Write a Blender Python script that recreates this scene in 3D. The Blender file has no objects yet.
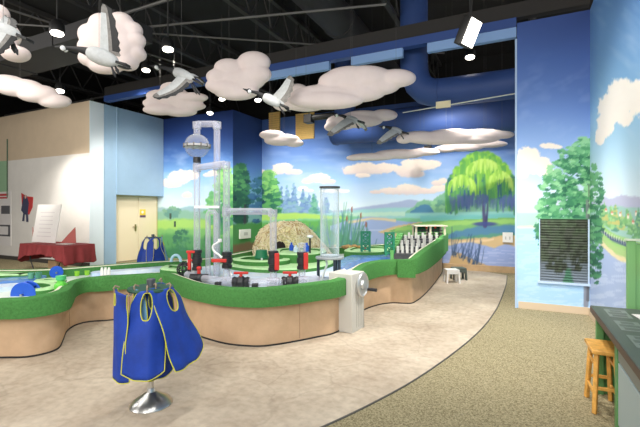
import bpy, bmesh, math, random
import numpy as np
from mathutils import Vector, Matrix
from mathutils.geometry import tessellate_polygon

S = bpy.context.scene
COL = S.collection
PI = math.pi
R = math.radians
# ---------------------------------------------------------------- measuring
# room axes: x along the long back wall, y towards it, z up. The camera stands at the origin, 1.6 m up.
TH = math.atan(.4926)
CT, ST = math.cos(TH), math.sin(TH)
FOC, EYE, HX, HY = 400.0, 1.6, 320.0, 210.0
def room(X, d): return (CT*X - ST*d, ST*X + CT*d)
def P(px, py, d):
    x, y = room((px-HX)*d/FOC, d)
    return Vector((x, y, EYE - (py-HY)*d/FOC))
def G(px, py, h=0.0): return P(px, py, FOC*(EYE-h)/(py-HY))
def DY(px, ry): return ry/(ST*(px-HX)/FOC + CT)
def DX(px, rx): return rx/(CT*(px-HX)/FOC - ST)
def pix(x, y, z):
    X = CT*x + ST*y; d = -ST*x + CT*y
    return HX + FOC*X/d, HY - FOC*(z-EYE)/d

# ---------------------------------------------------------------- colour, materials
def lin(c):
    c = c/255.0
    return c/12.92 if c <= .04045 else ((c+.055)/1.055)**2.4
def rgb(*c): return (lin(c[0]), lin(c[1]), lin(c[2]), 1.0)
MATS = {}
def mat(name, c, rough=.6, metal=0.0, var=0.0, scale=8.0, bump=0.0, bscale=None, spec=.5, emit=None, c2=None, coat=0.0):
    if name in MATS: return MATS[name]
    m = bpy.data.materials.new(name); m.use_nodes = True
    nt = m.node_tree; b = nt.nodes['Principled BSDF']
    b.inputs['Base Color'].default_value = rgb(*c)
    b.inputs['Roughness'].default_value = rough; b.inputs['Metallic'].default_value = metal
    b.inputs['Specular IOR Level'].default_value = spec
    if coat: b.inputs['Coat Weight'].default_value = coat
    tc = nt.nodes.new('ShaderNodeTexCoord')
    if var or c2:
        n = nt.nodes.new('ShaderNodeTexNoise'); n.inputs['Scale'].default_value = scale; n.inputs['Detail'].default_value = 6
        n.inputs['Roughness'].default_value = .65
        nt.links.new(tc.outputs['Object'], n.inputs['Vector'])
        r = nt.nodes.new('ShaderNodeValToRGB')
        a = c2 if c2 else tuple(max(0, v*(1-var)) for v in c)
        z = c if c2 else tuple(min(255, v*(1+var)) for v in c)
        r.color_ramp.elements[0].position = .3; r.color_ramp.elements[1].position = .7
        r.color_ramp.elements[0].color = rgb(*a); r.color_ramp.elements[1].color = rgb(*z)
        nt.links.new(n.outputs['Fac'], r.inputs['Fac']); nt.links.new(r.outputs['Color'], b.inputs['Base Color'])
    if bump:
        n2 = nt.nodes.new('ShaderNodeTexNoise'); n2.inputs['Scale'].default_value = bscale or scale*3; n2.inputs['Detail'].default_value = 4
        nt.links.new(tc.outputs['Object'], n2.inputs['Vector'])
        bp = nt.nodes.new('ShaderNodeBump'); bp.inputs['Strength'].default_value = bump; bp.inputs['Distance'].default_value = .02
        nt.links.new(n2.outputs['Fac'], bp.inputs['Height']); nt.links.new(bp.outputs['Normal'], b.inputs['Normal'])
    if emit:
        b.inputs['Emission Color'].default_value = rgb(*emit[0]); b.inputs['Emission Strength'].default_value = emit[1]
    MATS[name] = m
    return m
def clear(name, tint, alpha, rough=.08, rim=.6):
    if name in MATS: return MATS[name]
    m = bpy.data.materials.new(name); m.use_nodes = True
    nt = m.node_tree; b = nt.nodes['Principled BSDF']; out = nt.nodes['Material Output']
    b.inputs['Base Color'].default_value = rgb(*tint); b.inputs['Roughness'].default_value = rough
    t = nt.nodes.new('ShaderNodeBsdfTransparent'); t.inputs['Color'].default_value = (.97,.98,1,1)
    lw = nt.nodes.new('ShaderNodeLayerWeight'); lw.inputs['Blend'].default_value = .35
    mr = nt.nodes.new('ShaderNodeMapRange'); mr.inputs['To Min'].default_value = alpha; mr.inputs['To Max'].default_value = min(1, alpha+rim)
    nt.links.new(lw.outputs['Facing'], mr.inputs['Value'])
    mx = nt.nodes.new('ShaderNodeMixShader')
    nt.links.new(mr.outputs['Result'], mx.inputs['Fac']); nt.links.new(t.outputs[0], mx.inputs[1]); nt.links.new(b.outputs[0], mx.inputs[2])
    nt.links.new(mx.outputs[0], out.inputs['Surface'])
    MATS[name] = m
    return m
def painted(name, rough=.75):
    """reads the mural's own paint colours, stored per point on the wall"""
    m = bpy.data.materials.new(name); m.use_nodes = True
    nt = m.node_tree; b = nt.nodes['Principled BSDF']; b.inputs['Roughness'].default_value = rough
    b.inputs['Specular IOR Level'].default_value = .25
    a = nt.nodes.new('ShaderNodeVertexColor'); a.layer_name = 'paint'
    nt.links.new(a.outputs['Color'], b.inputs['Base Color'])
    return m

# ---------------------------------------------------------------- mesh builder
class MB:
    def __init__(s): s.v = []; s.f = []; s.m = []; s.k = 0
    def use(s, k): s.k = k; return s
    def add(s, vs, fs):
        o = len(s.v); s.v += [tuple(v) for v in vs]
        for f in fs: s.f.append(tuple(i+o for i in f)); s.m.append(s.k)
        return s
    def box(s, c, size, M=None):
        hx, hy, hz = size[0]/2, size[1]/2, size[2]/2
        vs = [Vector((x*hx, y*hy, z*hz)) for z in (-1,1) for y in (-1,1) for x in (-1,1)]
        if M is not None: vs = [M @ v for v in vs]
        vs = [v + Vector(c) for v in vs]
        return s.add(vs, [(0,2,3,1),(4,5,7,6),(0,1,5,4),(2,6,7,3),(0,4,6,2),(1,3,7,5)])
    def bar(s, a, b, w, h):
        a = Vector(a); b = Vector(b); d = b-a
        return s.box((a+b)/2, (w, h, d.length), d.to_track_quat('Z', 'Y').to_matrix())
    def span(s, x0, x1, y0, y1, z0, z1):
        return s.box(((x0+x1)/2,(y0+y1)/2,(z0+z1)/2), (abs(x1-x0),abs(y1-y0),abs(z1-z0)))
    def tube(s, pts, r, n=12, cap=True, closed=False):
        pts = [Vector(p) for p in pts]; L = len(pts)
        rs = r if isinstance(r, (list, tuple)) else [r]*L
        rings = []; up = None
        for i, p in enumerate(pts):
            if closed: t = pts[(i+1) % L] - pts[i-1]
            else: t = pts[min(i+1, L-1)] - pts[max(i-1, 0)]
            t.normalize()
            if up is None:
                up = Vector((0,0,1)) if abs(t.z) < .9 else Vector((1,0,0))
            side = t.cross(up)
            if side.length < 1e-5: side = t.orthogonal()
            side.normalize(); up = side.cross(t).normalized()
            rings.append([p + (side*math.cos(2*PI*k/n) + up*math.sin(2*PI*k/n))*rs[i] for k in range(n)])
        vs = [v for q in rings for v in q]; fs = []
        for i in range(L if closed else L-1):
            j = (i+1) % L
            for k in range(n): fs.append((i*n+k, i*n+(k+1)%n, j*n+(k+1)%n, j*n+k))
        if cap and not closed:
            fs.append(tuple(reversed(range(n)))); fs.append(tuple((L-1)*n+k for k in range(n)))
        return s.add(vs, fs)
    def cyl(s, a, b, r0, r1=None, n=20): return s.tube([a, b], [r0, r0 if r1 is None else r1], n)
    def lathe(s, c, prof, n=28, M=None):
        vs = []; fs = []
        for r, z in prof:
            for k in range(n): vs.append(Vector((r*math.cos(2*PI*k/n), r*math.sin(2*PI*k/n), z)))
        L = len(prof)
        for i in range(L-1):
            for k in range(n): fs.append((i*n+k, i*n+(k+1)%n, (i+1)*n+(k+1)%n, (i+1)*n+k))
        if prof[0][0] > 1e-4: fs.append(tuple(reversed(range(n))))
        if prof[-1][0] > 1e-4: fs.append(tuple((L-1)*n+k for k in range(n)))
        if M is not None: vs = [M @ v for v in vs]
        return s.add([v + Vector(c) for v in vs], fs)
    def ball(s, c, r, n=16, sc=(1,1,1)):
        prof = [(max(1e-5, math.sin(PI*i/10)*r), -math.cos(PI*i/10)*r) for i in range(11)]
        return s.lathe(c, prof, n, Matrix.Diagonal(sc))
    def prism(s, poly, z0, z1, zt=None):
        n = len(poly); vs = [(p[0], p[1], z0) for p in poly] + [(p[0], p[1], z1) for p in poly]
        tri = tessellate_polygon([[Vector((p[0], p[1], 0)) for p in poly]])
        fs = [tuple(t) for t in tri] + [tuple(i+n for i in t) for t in tri]
        fs += [(i, (i+1)%n, (i+1)%n+n, i+n) for i in range(n)]
        return s.add(vs, fs)
    def build(s, name, m, parent=None, org=None, smooth=35, bevel=0, loc=None, rz=None, fix=True):
        o0 = Vector(org) if org is not None else (parent['_o'] if parent is not None and '_o' in parent else None)
        if o0 is not None: o0 = Vector(o0)
        me = bpy.data.meshes.new(name)
        vs = [Vector(v)-o0 for v in s.v] if o0 is not None else s.v
        me.from_pydata(vs, [], s.f)
        for q in (m if isinstance(m, (list, tuple)) else [m]): me.materials.append(q)
        me.polygons.foreach_set('material_index', s.m)
        if fix:
            bm = bmesh.new(); bm.from_mesh(me); bmesh.ops.recalc_face_normals(bm, faces=bm.faces); bm.to_mesh(me); bm.free()
        if smooth:
            me.polygons.foreach_set('use_smooth', [True]*len(me.polygons)); me.set_sharp_from_angle(angle=R(smooth))
        me.update()
        o = bpy.data.objects.new(name, me); COL.objects.link(o)
        if parent is not None: o.parent = parent
        elif o0 is not None: o.location = o0
        if bevel:
            b = o.modifiers.new('bevel', 'BEVEL'); b.width = bevel; b.segments = 2; b.limit_method = 'ANGLE'
        return o
def thing(name, label, cat, loc, group=None):
    o = bpy.data.objects.new(name, None); COL.objects.link(o)
    o.location = loc; o['label'] = label; o['category'] = cat; o.empty_display_size = .1
    o['_o'] = [float(v) for v in loc]
    if group: o['group'] = group
    return o
def tag(o, label, cat, group=None):
    o['label'] = label; o['category'] = cat
    if group: o['group'] = group
    return o
def structure(o): o['kind'] = 'structure'; return o
def spline(pts, n=8, closed=False):
    pts = [Vector(p) for p in pts]; L = len(pts); out = []
    for i in range(L if closed else L-1):
        a = pts[i-1] if (closed or i > 0) else pts[0]; b = pts[i]; c = pts[(i+1) % L]
        d = pts[(i+2) % L] if (closed or i+2 < L) else pts[-1]
        for k in range(n):
            t = k/n
            out.append(.5*((2*b)+(c-a)*t+(2*a-5*b+4*c-d)*t*t+(3*b-a-3*c+d)*t**3))
    if not closed: out.append(pts[-1])
    return out

# ---------------------------------------------------------------- camera
cam = bpy.data.cameras.new('camera'); cam.lens = 36*FOC/640; cam.sensor_width = 36; cam.shift_y = (HY-213.5)/640
co = bpy.data.objects.new('camera', cam); COL.objects.link(co)
co.location = (0, 0, EYE); co.rotation_euler = (R(90), 0, TH); S.camera = co
cam.clip_start = .05

# ---------------------------------------------------------------- mural paint
def vnoise(x, y, seed=0):
    xi = np.floor(x).astype(np.int64); yi = np.floor(y).astype(np.int64); fx = x-xi; fy = y-yi
    def h(a, b):
        n = (a*374761393 + b*668265263 + seed*974711) & 0x7fffffff
        n = ((n ^ (n >> 13))*1274126177) & 0x7fffffff
        return ((n ^ (n >> 16)) & 0xffff)/65535.0
    fx = fx*fx*(3-2*fx); fy = fy*fy*(3-2*fy)
    return (h(xi,yi)*(1-fx)+h(xi+1,yi)*fx)*(1-fy) + (h(xi,yi+1)*(1-fx)+h(xi+1,yi+1)*fx)*fy
def fbm(x, y, seed=0): return .55*vnoise(x,y,seed)+.3*vnoise(x*2.1,y*2.1,seed+1)+.15*vnoise(x*4.3,y*4.3,seed+2)
def sst(a, b, x):
    t = np.clip((x-a)/(b-a), 0, 1); return t*t*(3-2*t)
class Paint:
    """one wall's mural; X right, Y down, measured in the photograph's proportions"""
    def __init__(s, X, Y): s.X = X; s.Y = Y; s.C = np.zeros((len(X), 3))
    def put(s, m, c):
        m = np.clip(m, 0, 1)[:, None]; s.C = s.C*(1-m) + np.asarray(c, float)*m
    def grad(s, stops):
        ys = [q[0] for q in stops]; s.C = np.stack([np.interp(s.Y, ys, [q[1][k] for q in stops]) for k in range(3)], 1)
    def above(s, pts, c, soft=1.0, wob=0, ws=6, seed=0, a=1.0):      # paints everything below the curve
        y = np.interp(s.X, [p[0] for p in pts], [p[1] for p in pts])
        if wob: y = y + (fbm(s.X/ws, s.Y*0, seed)-.5)*2*wob
        x0, x1 = pts[0][0], pts[-1][0]
        m = sst(-soft, soft, s.Y-y)*((s.X >= x0) & (s.X <= x1))
        s.put(m*a, c); return m
    def band(s, top, bot, c, soft=1.0, a=1.0, wob=0, seed=0):
        y0 = np.interp(s.X, [p[0] for p in top], [p[1] for p in top]); y1 = np.interp(s.X, [p[0] for p in bot], [p[1] for p in bot])
        if wob:
            w = (fbm(s.X/5, s.Y/5, seed)-.5)*2*wob; y0 = y0+w; y1 = y1+w
        x0, x1 = max(top[0][0], bot[0][0]), min(top[-1][0], bot[-1][0])
        m = sst(-soft, soft, s.Y-y0)*sst(-soft, soft, y1-s.Y)*((s.X >= x0) & (s.X <= x1))
        s.put(m*a, c)
    def ell(s, x, y, rx, ry, c, soft=.25, a=1.0, wob=0, ws=3, seed=0):
        r = np.sqrt(((s.X-x)/rx)**2 + ((s.Y-y)/ry)**2)
        if wob: r = r + (fbm(s.X/ws, s.Y/ws, seed)-.5)*2*wob
        s.put(sst(1+soft/2, 1-soft/2, r)*a, c)
    def puff(s, circles, base, c, c2, seed=0):
        m = np.zeros(len(s.X))
        w = (fbm(s.X/3, s.Y/3, seed)-.5)*.9
        for x, y, rx, ry in circles:
            r = np.sqrt(((s.X-x)/rx)**2 + ((s.Y-y)/ry)**2) + w*.5
            m = np.maximum(m, sst(1.1, .92, r))
        m = m*sst(base+1.2, base-1.2, s.Y+w*2)
        y0 = min(q[1]-q[3] for q in circles)
        t = np.clip((s.Y-y0)/(base-y0), 0, 1)[:, None]
        t = t*t*.8 + .25*(fbm(s.X/4, s.Y/3, seed+5)[:, None]-.5)
        cc = np.asarray(c, float)*(1-t) + np.asarray(c2, float)*t
        m = m[:, None]; s.C = s.C*(1-m) + cc*m
    def leaves(s, x, y, rx, ry, cols, n, size, seed, shape=None, a=.9):
        rnd = random.Random(seed)
        for i in range(n):
            while True:
                u, v = rnd.uniform(-1,1), rnd.uniform(-1,1)
                if u*u+v*v < 1 and (shape is None or shape(u, v)): break
            k = int(len(cols)*min(.999, max(0, .5 - v*.35 + rnd.uniform(-.35,.35) - u*.1)))
            q = size*rnd.uniform(.6, 1.3)
            cx, cy = x+u*rx, y+v*ry
            idx = np.where((abs(s.X-cx) < q*1.6) & (abs(s.Y-cy) < q*1.4))[0]
            if not len(idx): continue
            dx = (s.X[idx]-cx); dy = (s.Y[idx]-cy)
            r = np.sqrt((dx/(q*1.2))**2 + (dy/(q*.75))**2) + (vnoise(s.X[idx]*.9, s.Y[idx]*.9, seed+i)-.5)*.7
            m = (sst(1.05, .8, r)*a)[:, None]
            s.C[idx] = s.C[idx]*(1-m) + np.asarray(cols[k], float)*m
    def strokes(s, lines, c, w=.8, a=.9):
        for (x0, y0, x1, y1) in lines:
            pad = w*2+1
            idx = np.where((s.X > min(x0,x1)-pad) & (s.X < max(x0,x1)+pad) & (s.Y > min(y0,y1)-pad) & (s.Y < max(y0,y1)+pad))[0]
            if not len(idx): continue
            dx, dy = x1-x0, y1-y0; L2 = dx*dx+dy*dy
            t = np.clip(((s.X[idx]-x0)*dx + (s.Y[idx]-y0)*dy)/L2, 0, 1)
            bx = x0+dx*t + 1.5*np.sin(t*PI)*(.3 if x1 > x0 else -.3)
            d = np.hypot(s.X[idx]-bx, s.Y[idx]-(y0+dy*t))
            ww = w*(1.05-.7*t)
            m = (np.clip((ww+.5-d), 0, 1)*a)[:, None]
            s.C[idx] = s.C[idx]*(1-m) + np.asarray(c, float)*m
    def poly(s, pts, c, a=1.0):
        X, Y = s.X, s.Y; ins = np.zeros(len(X), bool); n = len(pts)
        for i in range(n):
            x0, y0 = pts[i]; x1, y1 = pts[(i+1) % n]
            if y0 == y1: continue
            cond = ((y0 > Y) != (y1 > Y)); ins ^= cond & (X < (x1-x0)*(Y-y0)/(y1-y0)+x0)
        s.put(ins*a, c)
    def conifer(s, x, top, bot, half, cols, seed, n=60):
        rnd = random.Random(seed)
        s.poly([(x, top), (x-half*.9, bot), (x+half*.9, bot)], cols[0])
        for i in range(n):
            t = rnd.random()**.7; y = top+(bot-top)*t; h = half*t+.6
            s.ell(x+rnd.uniform(-1,1)*h*.9, y, rnd.uniform(.25,.5)*h+.7, rnd.uniform(.8,1.8), cols[min(len(cols)-1, int(rnd.random()*len(cols)))], .5, .8)

WHITE, CREAM, LILAC = (246,240,232), (240,224,210), (206,188,194)
def mural(name, x0, y0, x1, y1, z1, step, art, thick=(0,.15), z0=0.0):
    """a wall slab whose room side carries the painting on a fine grid of points"""
    L = math.hypot(x1-x0, y1-y0); nu = max(2, int(L/step)+1); nv = max(2, int((z1-z0)/step)+1)
    u = np.linspace(0, 1, nu); z = np.linspace(z0, z1, nv)
    U, Z = np.meshgrid(u, z); U = U.ravel(); Z = Z.ravel()
    Xw = x0+(x1-x0)*U; Yw = y0+(y1-y0)*U
    XX = CT*Xw+ST*Yw; D = np.maximum(-ST*Xw+CT*Yw, .4)
    p = Paint(HX+FOC*XX/D, HY-FOC*(Z-EYE)/D); art(p); g = p.C.mean(1, keepdims=True); p.C = p.C*.88+g*.12+4
    co = np.stack([Xw, Yw, Z], 1)
    tx, ty = thick
    gx, gy = (x1-x0)/L*.03, (y1-y0)/L*.03
    b = [(x0+gx+tx*.05,y0+gy+ty*.05),(x1-gx+tx*.05,y1-gy+ty*.05),(x1-gx+tx,y1-gy+ty),(x0+gx+tx,y0+gy+ty)]
    ex = np.array([(q[0],q[1],zz) for zz in (z0,z1) for q in b])
    i0 = len(co); co = np.concatenate([co, ex])
    col = np.concatenate([np.clip(p.C, 0, 255), np.full((8,3), 90.0)])/255
    col = np.where(col <= .04045, col/12.92, ((col+.055)/1.055)**2.4)
    fs = []
    g = np.arange(nu*nv).reshape(nv, nu)
    q = np.stack([g[:-1,:-1], g[:-1,1:], g[1:,1:], g[1:,:-1]], -1).reshape(-1, 4)
    fs = [tuple(r) for r in q.tolist()] + [tuple(i0+i for i in f) for f in ((0,1,2,3),(4,5,6,7),(1,2,6,5),(2,3,7,6),(0,4,7,3))]
    me = bpy.data.meshes.new(name); me.from_pydata(co.tolist(), [], fs)
    at = me.color_attributes.new('paint', 'FLOAT_COLOR', 'POINT')
    at.data.foreach_set('color', np.concatenate([col, np.ones((len(col),1))], 1).astype(np.float32).ravel())
    me.materials.append(painted(name+'_paint')); me.update()
    o = bpy.data.objects.new(name, me); COL.objects.link(o); return structure(o)
# ---------------------------------------------------------------- the room: measured corners
YL, YM, YA, YW = 9.78, 11.33, 7.3, 7.18        # depths of the left mural, long mural, short wall and left wall
XP, XR, XD = -7.78, 1.0, -10.7                 # pier, right wall, bulkhead by the door
TOP = 4.66

def art_long(p):
    p.grad([(95,(44,68,122)),(128,(66,100,172)),(150,(98,140,218)),(180,(150,192,240)),(205,(208,228,244)),(216,(205,232,225))])
    n = fbm(p.X/30, p.Y/8, 3); p.put((n-.45)*1.2*sst(120,150,p.Y), (196,212,244))
    # painted clouds
    p.puff([(367,169,22,6),(352,171,9,4),(385,168,14,5)], 174.5, CREAM, LILAC, 1)
    p.puff([(418,165,18,6),(404,170,10,5),(432,164,9,4),(412,174,14,4)], 177.5, CREAM, LILAC, 2)
    p.puff([(363,175.5,8,2.4)], 178, CREAM, LILAC, 3)
    p.puff([(408,190,14,6),(392,191,12,3.5),(424,191,14,3),(440,188,9,3.5),(376,192,6,2)], 194.5, CREAM, LILAC, 4)
    p.puff([(283,168,10,5),(277,172,8,3),(293,172,9,3)], 174.5, CREAM, LILAC, 5)
    p.puff([(319,178,11,4.5),(308,181,6,3),(328,182,8,3)], 184, CREAM, LILAC, 6)
    p.puff([(303,189,5,3),(310,191,4,2)], 192, WHITE, LILAC, 7)
    p.puff([(335,191,14,2),(350,200,8,1.6)], 193, WHITE, (225,225,240), 8)
    p.puff([(262,172,4,2.5)], 174, CREAM, LILAC, 9)
    p.puff([(437,183,6,3),(443,181,5,3)], 186, CREAM, LILAC, 10)
    # far hills, meadow
    p.above([(330,212),(365,207),(395,202),(410,200),(430,203),(455,209),(520,210)], (160,178,214), 1, 1, 9, 4)
    p.above([(240,213),(300,211),(340,212),(380,208),(440,208),(520,206)], (150,208,208), 1.2, .8, 12, 5)
    p.band([(340,213),(520,209)], [(340,217),(520,214)], (196,228,200), 1, .7, 1, 6)
    p.band([(430,209),(520,207)], [(430,214),(520,213)], (120,190,205), 1.2, .8, 1, 7)
    # blue-green far trees
    for i,(x,t,b,h) in enumerate([(287,186,214,5),(294,183,214,6),(303,188,214,5),(309,192,213,4),(315,193,213,5),(326,197,213,4),(281,186,213,4)]):
        p.conifer(x, t, b, h, [(112,152,204),(135,176,214),(96,138,190),(128,180,190)], 20+i, 40)
    p.conifer(314, 194, 213, 4, [(96,170,150),(120,190,160),(80,150,140)], 31, 30)
    # big leafy tree on the left
    p.leaves(268, 195, 15, 24, [(42,112,88),(60,140,90),(96,178,96),(140,210,110)], 170, 3.2, 11, lambda u, v: abs(u) < .35+.65*(v+1)/2)
    p.leaves(252, 200, 9, 26, [(24,58,96),(34,84,96),(44,110,92)], 90, 3.2, 12)
    # right-hand bushes
    p.above([(405,212),(412,208),(418,203),(425,199),(432,201),(440,196),(452,190),(470,186),(520,186)], (124,184,150), 1, 2, 3, 8)
    p.leaves(436, 205, 22, 9, [(110,176,140),(140,200,150),(96,160,140)], 60, 2.4, 13, lambda u, v: v > -.7*u-.3)
    p.above([(410,212),(416,208),(424,204),(430,206),(434,212)], (72,130,170), .8, 1, 2, 9)
    p.above([(405,213),(520,211)], (140,206,200), 1)
    # meadow bands in front
    p.above([(240,216),(290,213),(330,215),(350,216),(380,219),(420,218),(520,216)], (124,200,152), 1, 1, 10, 14)
    p.band([(240,215),(300,213),(345,217)], [(240,222),(300,219),(345,219)], (178,222,92), 1.2, .9, 1, 15)
    p.above([(240,224),(275,221),(310,220),(345,221)], (96,178,84), 2, 1.4, 8, 16)
    p.band([(420,216),(520,214)], [(420,221),(520,219)], (110,196,196), 1, .8, 1, 17)
    # river
    p.above([(330,226),(345,221),(365,217),(385,218),(400,221),(440,224),(520,226)], (152,176,222), .8, .8, 8, 18)
    p.band([(348,221),(372,217.5),(396,219)], [(348,224),(372,219.5),(396,222)], (222,204,160), .7, .95, .6, 19)
    p.band([(352,230),(420,229)], [(352,231),(420,230)], (196,212,240), .6, .7)
    # green spit with a sandy edge
    p.poly([(378,232),(395,226),(420,222),(520,218),(520,246),(440,243),(405,240)], (216,192,142))
    p.poly([(388,231),(405,226),(430,221),(520,217),(520,240),(440,240),(405,236)], (124,190,110))
    p.band([(395,228),(450,221),(520,219)], [(395,231),(450,226),(520,223)], (160,214,110), 1, .9, 1, 20)
    p.above([(440,238),(455,231),(475,227),(497,226),(520,224)], (74,128,186), 1.5, 1.6, 6, 21, .85)
    p.above([(440,239),(460,237),(490,234),(510,233),(520,233)], (92,160,120), 1.4, 1.2, 6, 22, .8)
    # sand and the near water
    p.above([(440,240),(470,239),(495,237),(508,235),(520,236)], (214,182,128), .8, 1, 5, 23)
    p.band([(440,243),(478,240),(494,238)], [(440,246),(478,243),(494,240)], (236,206,160), .8, .8, .8, 24)
    p.above([(440,247),(470,242),(487,246),(495,248),(505,244),(520,248)], (146,166,218), .9, .8, 6, 25)
    n = fbm(p.X/16, p.Y/1.3, 27); p.put((n > .57)*.35*sst(246,249,p.Y)*(p.X > 440), (196,208,240))
    # foreground bank in the middle (mostly behind the table)
    p.above([(240,236),(262,230),(300,226),(325,228),(345,236),(360,246)], (84,160,92), 1.5, 1.5, 5, 28)
    p.above([(300,250),(330,244),(350,245),(380,250)], (196,170,120), 1, 1, 5, 29)
    # willow
    p.strokes([(485,226,483,190)], (78,70,120), 2.0); p.strokes([(486,225,488,195)], (62,60,112), 1.2)
    p.ell(485, 224, 12, 2.2, (66,78,150), .6, .9)
    rnd = random.Random(5)
    dome = lambda x: 152 + 34*((abs(x-482))/36)**2.3
    for i in range(520):
        x = rnd.uniform(447, 519); y0 = dome(x)+rnd.uniform(0, 1)**1.3*34
        y1 = min(y0+rnd.uniform(10,24), 213-abs(x-482)*.06+rnd.uniform(-6,3))
        if y1 < y0+3: y1 = y0+3
        t = (y0-152)/50
        c = random.Random(i).choice([(150,214,70),(120,196,72),(96,176,80)] if t < .45 else [(70,146,96),(84,160,88),(52,112,120),(104,182,84),(58,96,150)])
        p.strokes([(x, y0, x+rnd.uniform(-1.5,1.5), y1)], c, 1.7, .9)
    for i in range(90):
        x = rnd.uniform(449, 517); y0 = rnd.uniform(194, 203)
        p.strokes([(x, y0, x+rnd.uniform(-.6,.6), y0+rnd.uniform(6,11))], (84,104,164), 1.1, .6)
    for a, b, h in ((462,176,20),(500,172,18),(484,160,26)):
        for i in range(60):
            q = rnd.uniform(-1,1); x = a+q*h*.62; y = b+abs(q)**2*8
            p.strokes([(x, y, x+q*2, y+rnd.uniform(5,13))], rnd.choice([(176,226,84),(140,208,72),(198,236,110)]), 1.3, .8)
    # reeds: middle clump and the dark clump by the steps
    L = []
    for i in range(130):
        x = rnd.uniform(296, 372); q = rnd.uniform(-10, 14); y0 = rnd.uniform(244, 256); h = rnd.uniform(20, 46)*(1-abs(x-338)/60)
        L.append((x, y0, x+q*.8, y0-max(12, h)))
    p.strokes(L[:60], (66,120,150), .8, .75); p.strokes(L[60:], (84,156,118), .7, .8)
    for x0, x1, y in ((346,352,208),(340,347,217),(355,361,214),(350,366,223)):
        p.strokes([(x0, 250, x1, y)], (70,130,110), .8); p.ell(x1, y+1.5, .8, 3, (160,98,72), .5)
    p.above([(448,266),(453,251),(462,254),(480,262),(492,268)], (198,166,116), 1, 1, 4, 30)
    L = []
    for i in range(36):
        x = rnd.uniform(452, 482); y0 = 252+(x-452)*.45+rnd.uniform(0,4); h = rnd.uniform(8, 26)
        L.append((x, y0, x+rnd.uniform(-3,9), y0-h))
    p.strokes(L, (48,76,116), .45, .85)

def art_left(p):
    p.grad([(105,(22,44,104)),(135,(34,66,140)),(158,(72,120,196)),(175,(130,182,230)),(200,(196,222,238)),(212,(206,228,226))])
    n = fbm(p.X/14, p.Y/7, 2); p.put((n-.5)*.9*sst(140,160,p.Y), (214,226,246))
    p.puff([(180,177,12,7),(192,175,7,5),(172,183,10,5)], 189, CREAM, LILAC, 1)
    p.puff([(187,195,5,3)], 197.5, CREAM, LILAC, 2)
    p.puff([(214,173,6,3),(208,175,5,2)], 177, CREAM, LILAC, 3)
    p.above([(150,206),(172,209),(190,206),(206,209),(240,206)], (146,184,196), 1, 1, 6, 3)
    p.above([(150,212),(185,211),(215,213),(240,212)], (128,178,156), 1.5, 1.6, 5, 4)
    p.leaves(172, 212, 8, 5, [(96,150,140),(120,170,140)], 20, 2.6, 6)
    p.above([(150,223),(170,220),(190,219),(215,221),(240,220)], (118,186,104), 1.5, 1.5, 6, 5)
    p.band([(150,220),(240,219)], [(150,229),(240,228)], (176,218,100), 2, .7, 2, 6)
    p.above([(150,236),(175,233),(200,238),(240,236)], (80,152,92), 3, 2, 5, 7)
    p.above([(150,252),(175,247),(200,250),(240,250)], (54,124,86), 3, 2, 5, 8)
    rnd = random.Random(3)
    p.leaves(182, 240, 8, 10, [(62,128,96),(84,150,100),(52,110,90)], 45, 2.2, 9)
    p.strokes([(x, y, x+rnd.uniform(-2,2), y-rnd.uniform(3,6)) for x, y in [(rnd.uniform(158,235), rnd.uniform(240,262)) for i in range(70)]], (58,124,80), .7, .7)
    p.leaves(222, 200, 13, 34, [(46,116,92),(70,150,90),(104,182,96),(146,212,120)], 190, 3.0, 10, lambda u, v: u > -.6+.5*abs(v))
    p.leaves(212, 208, 6, 16, [(84,164,110),(130,200,120),(100,180,110)], 40, 2.4, 12)

def art_pier(p):
    p.grad([(100,(34,56,108)),(140,(46,76,142)),(170,(74,118,184)),(195,(110,160,200)),(222,(120,170,170))])
    p.puff([(240,170,5,3)], 173, (220,214,220), LILAC, 3)
    p.leaves(240, 194, 9, 30, [(26,66,72),(36,92,76),(54,122,82),(84,158,92)], 190, 3.2, 2)
    p.leaves(258, 200, 7, 24, [(40,84,140),(60,110,160),(40,100,110)], 40, 3, 4)
    p.strokes([(246,240,245,205)], (60,56,70), 2.2)
    p.above([(225,226),(265,222)], (74,146,78), 1.5, 2, 4, 3)
    p.above([(225,246),(245,243),(265,240)], (120,96,70), 2, 2, 4, 5)

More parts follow.
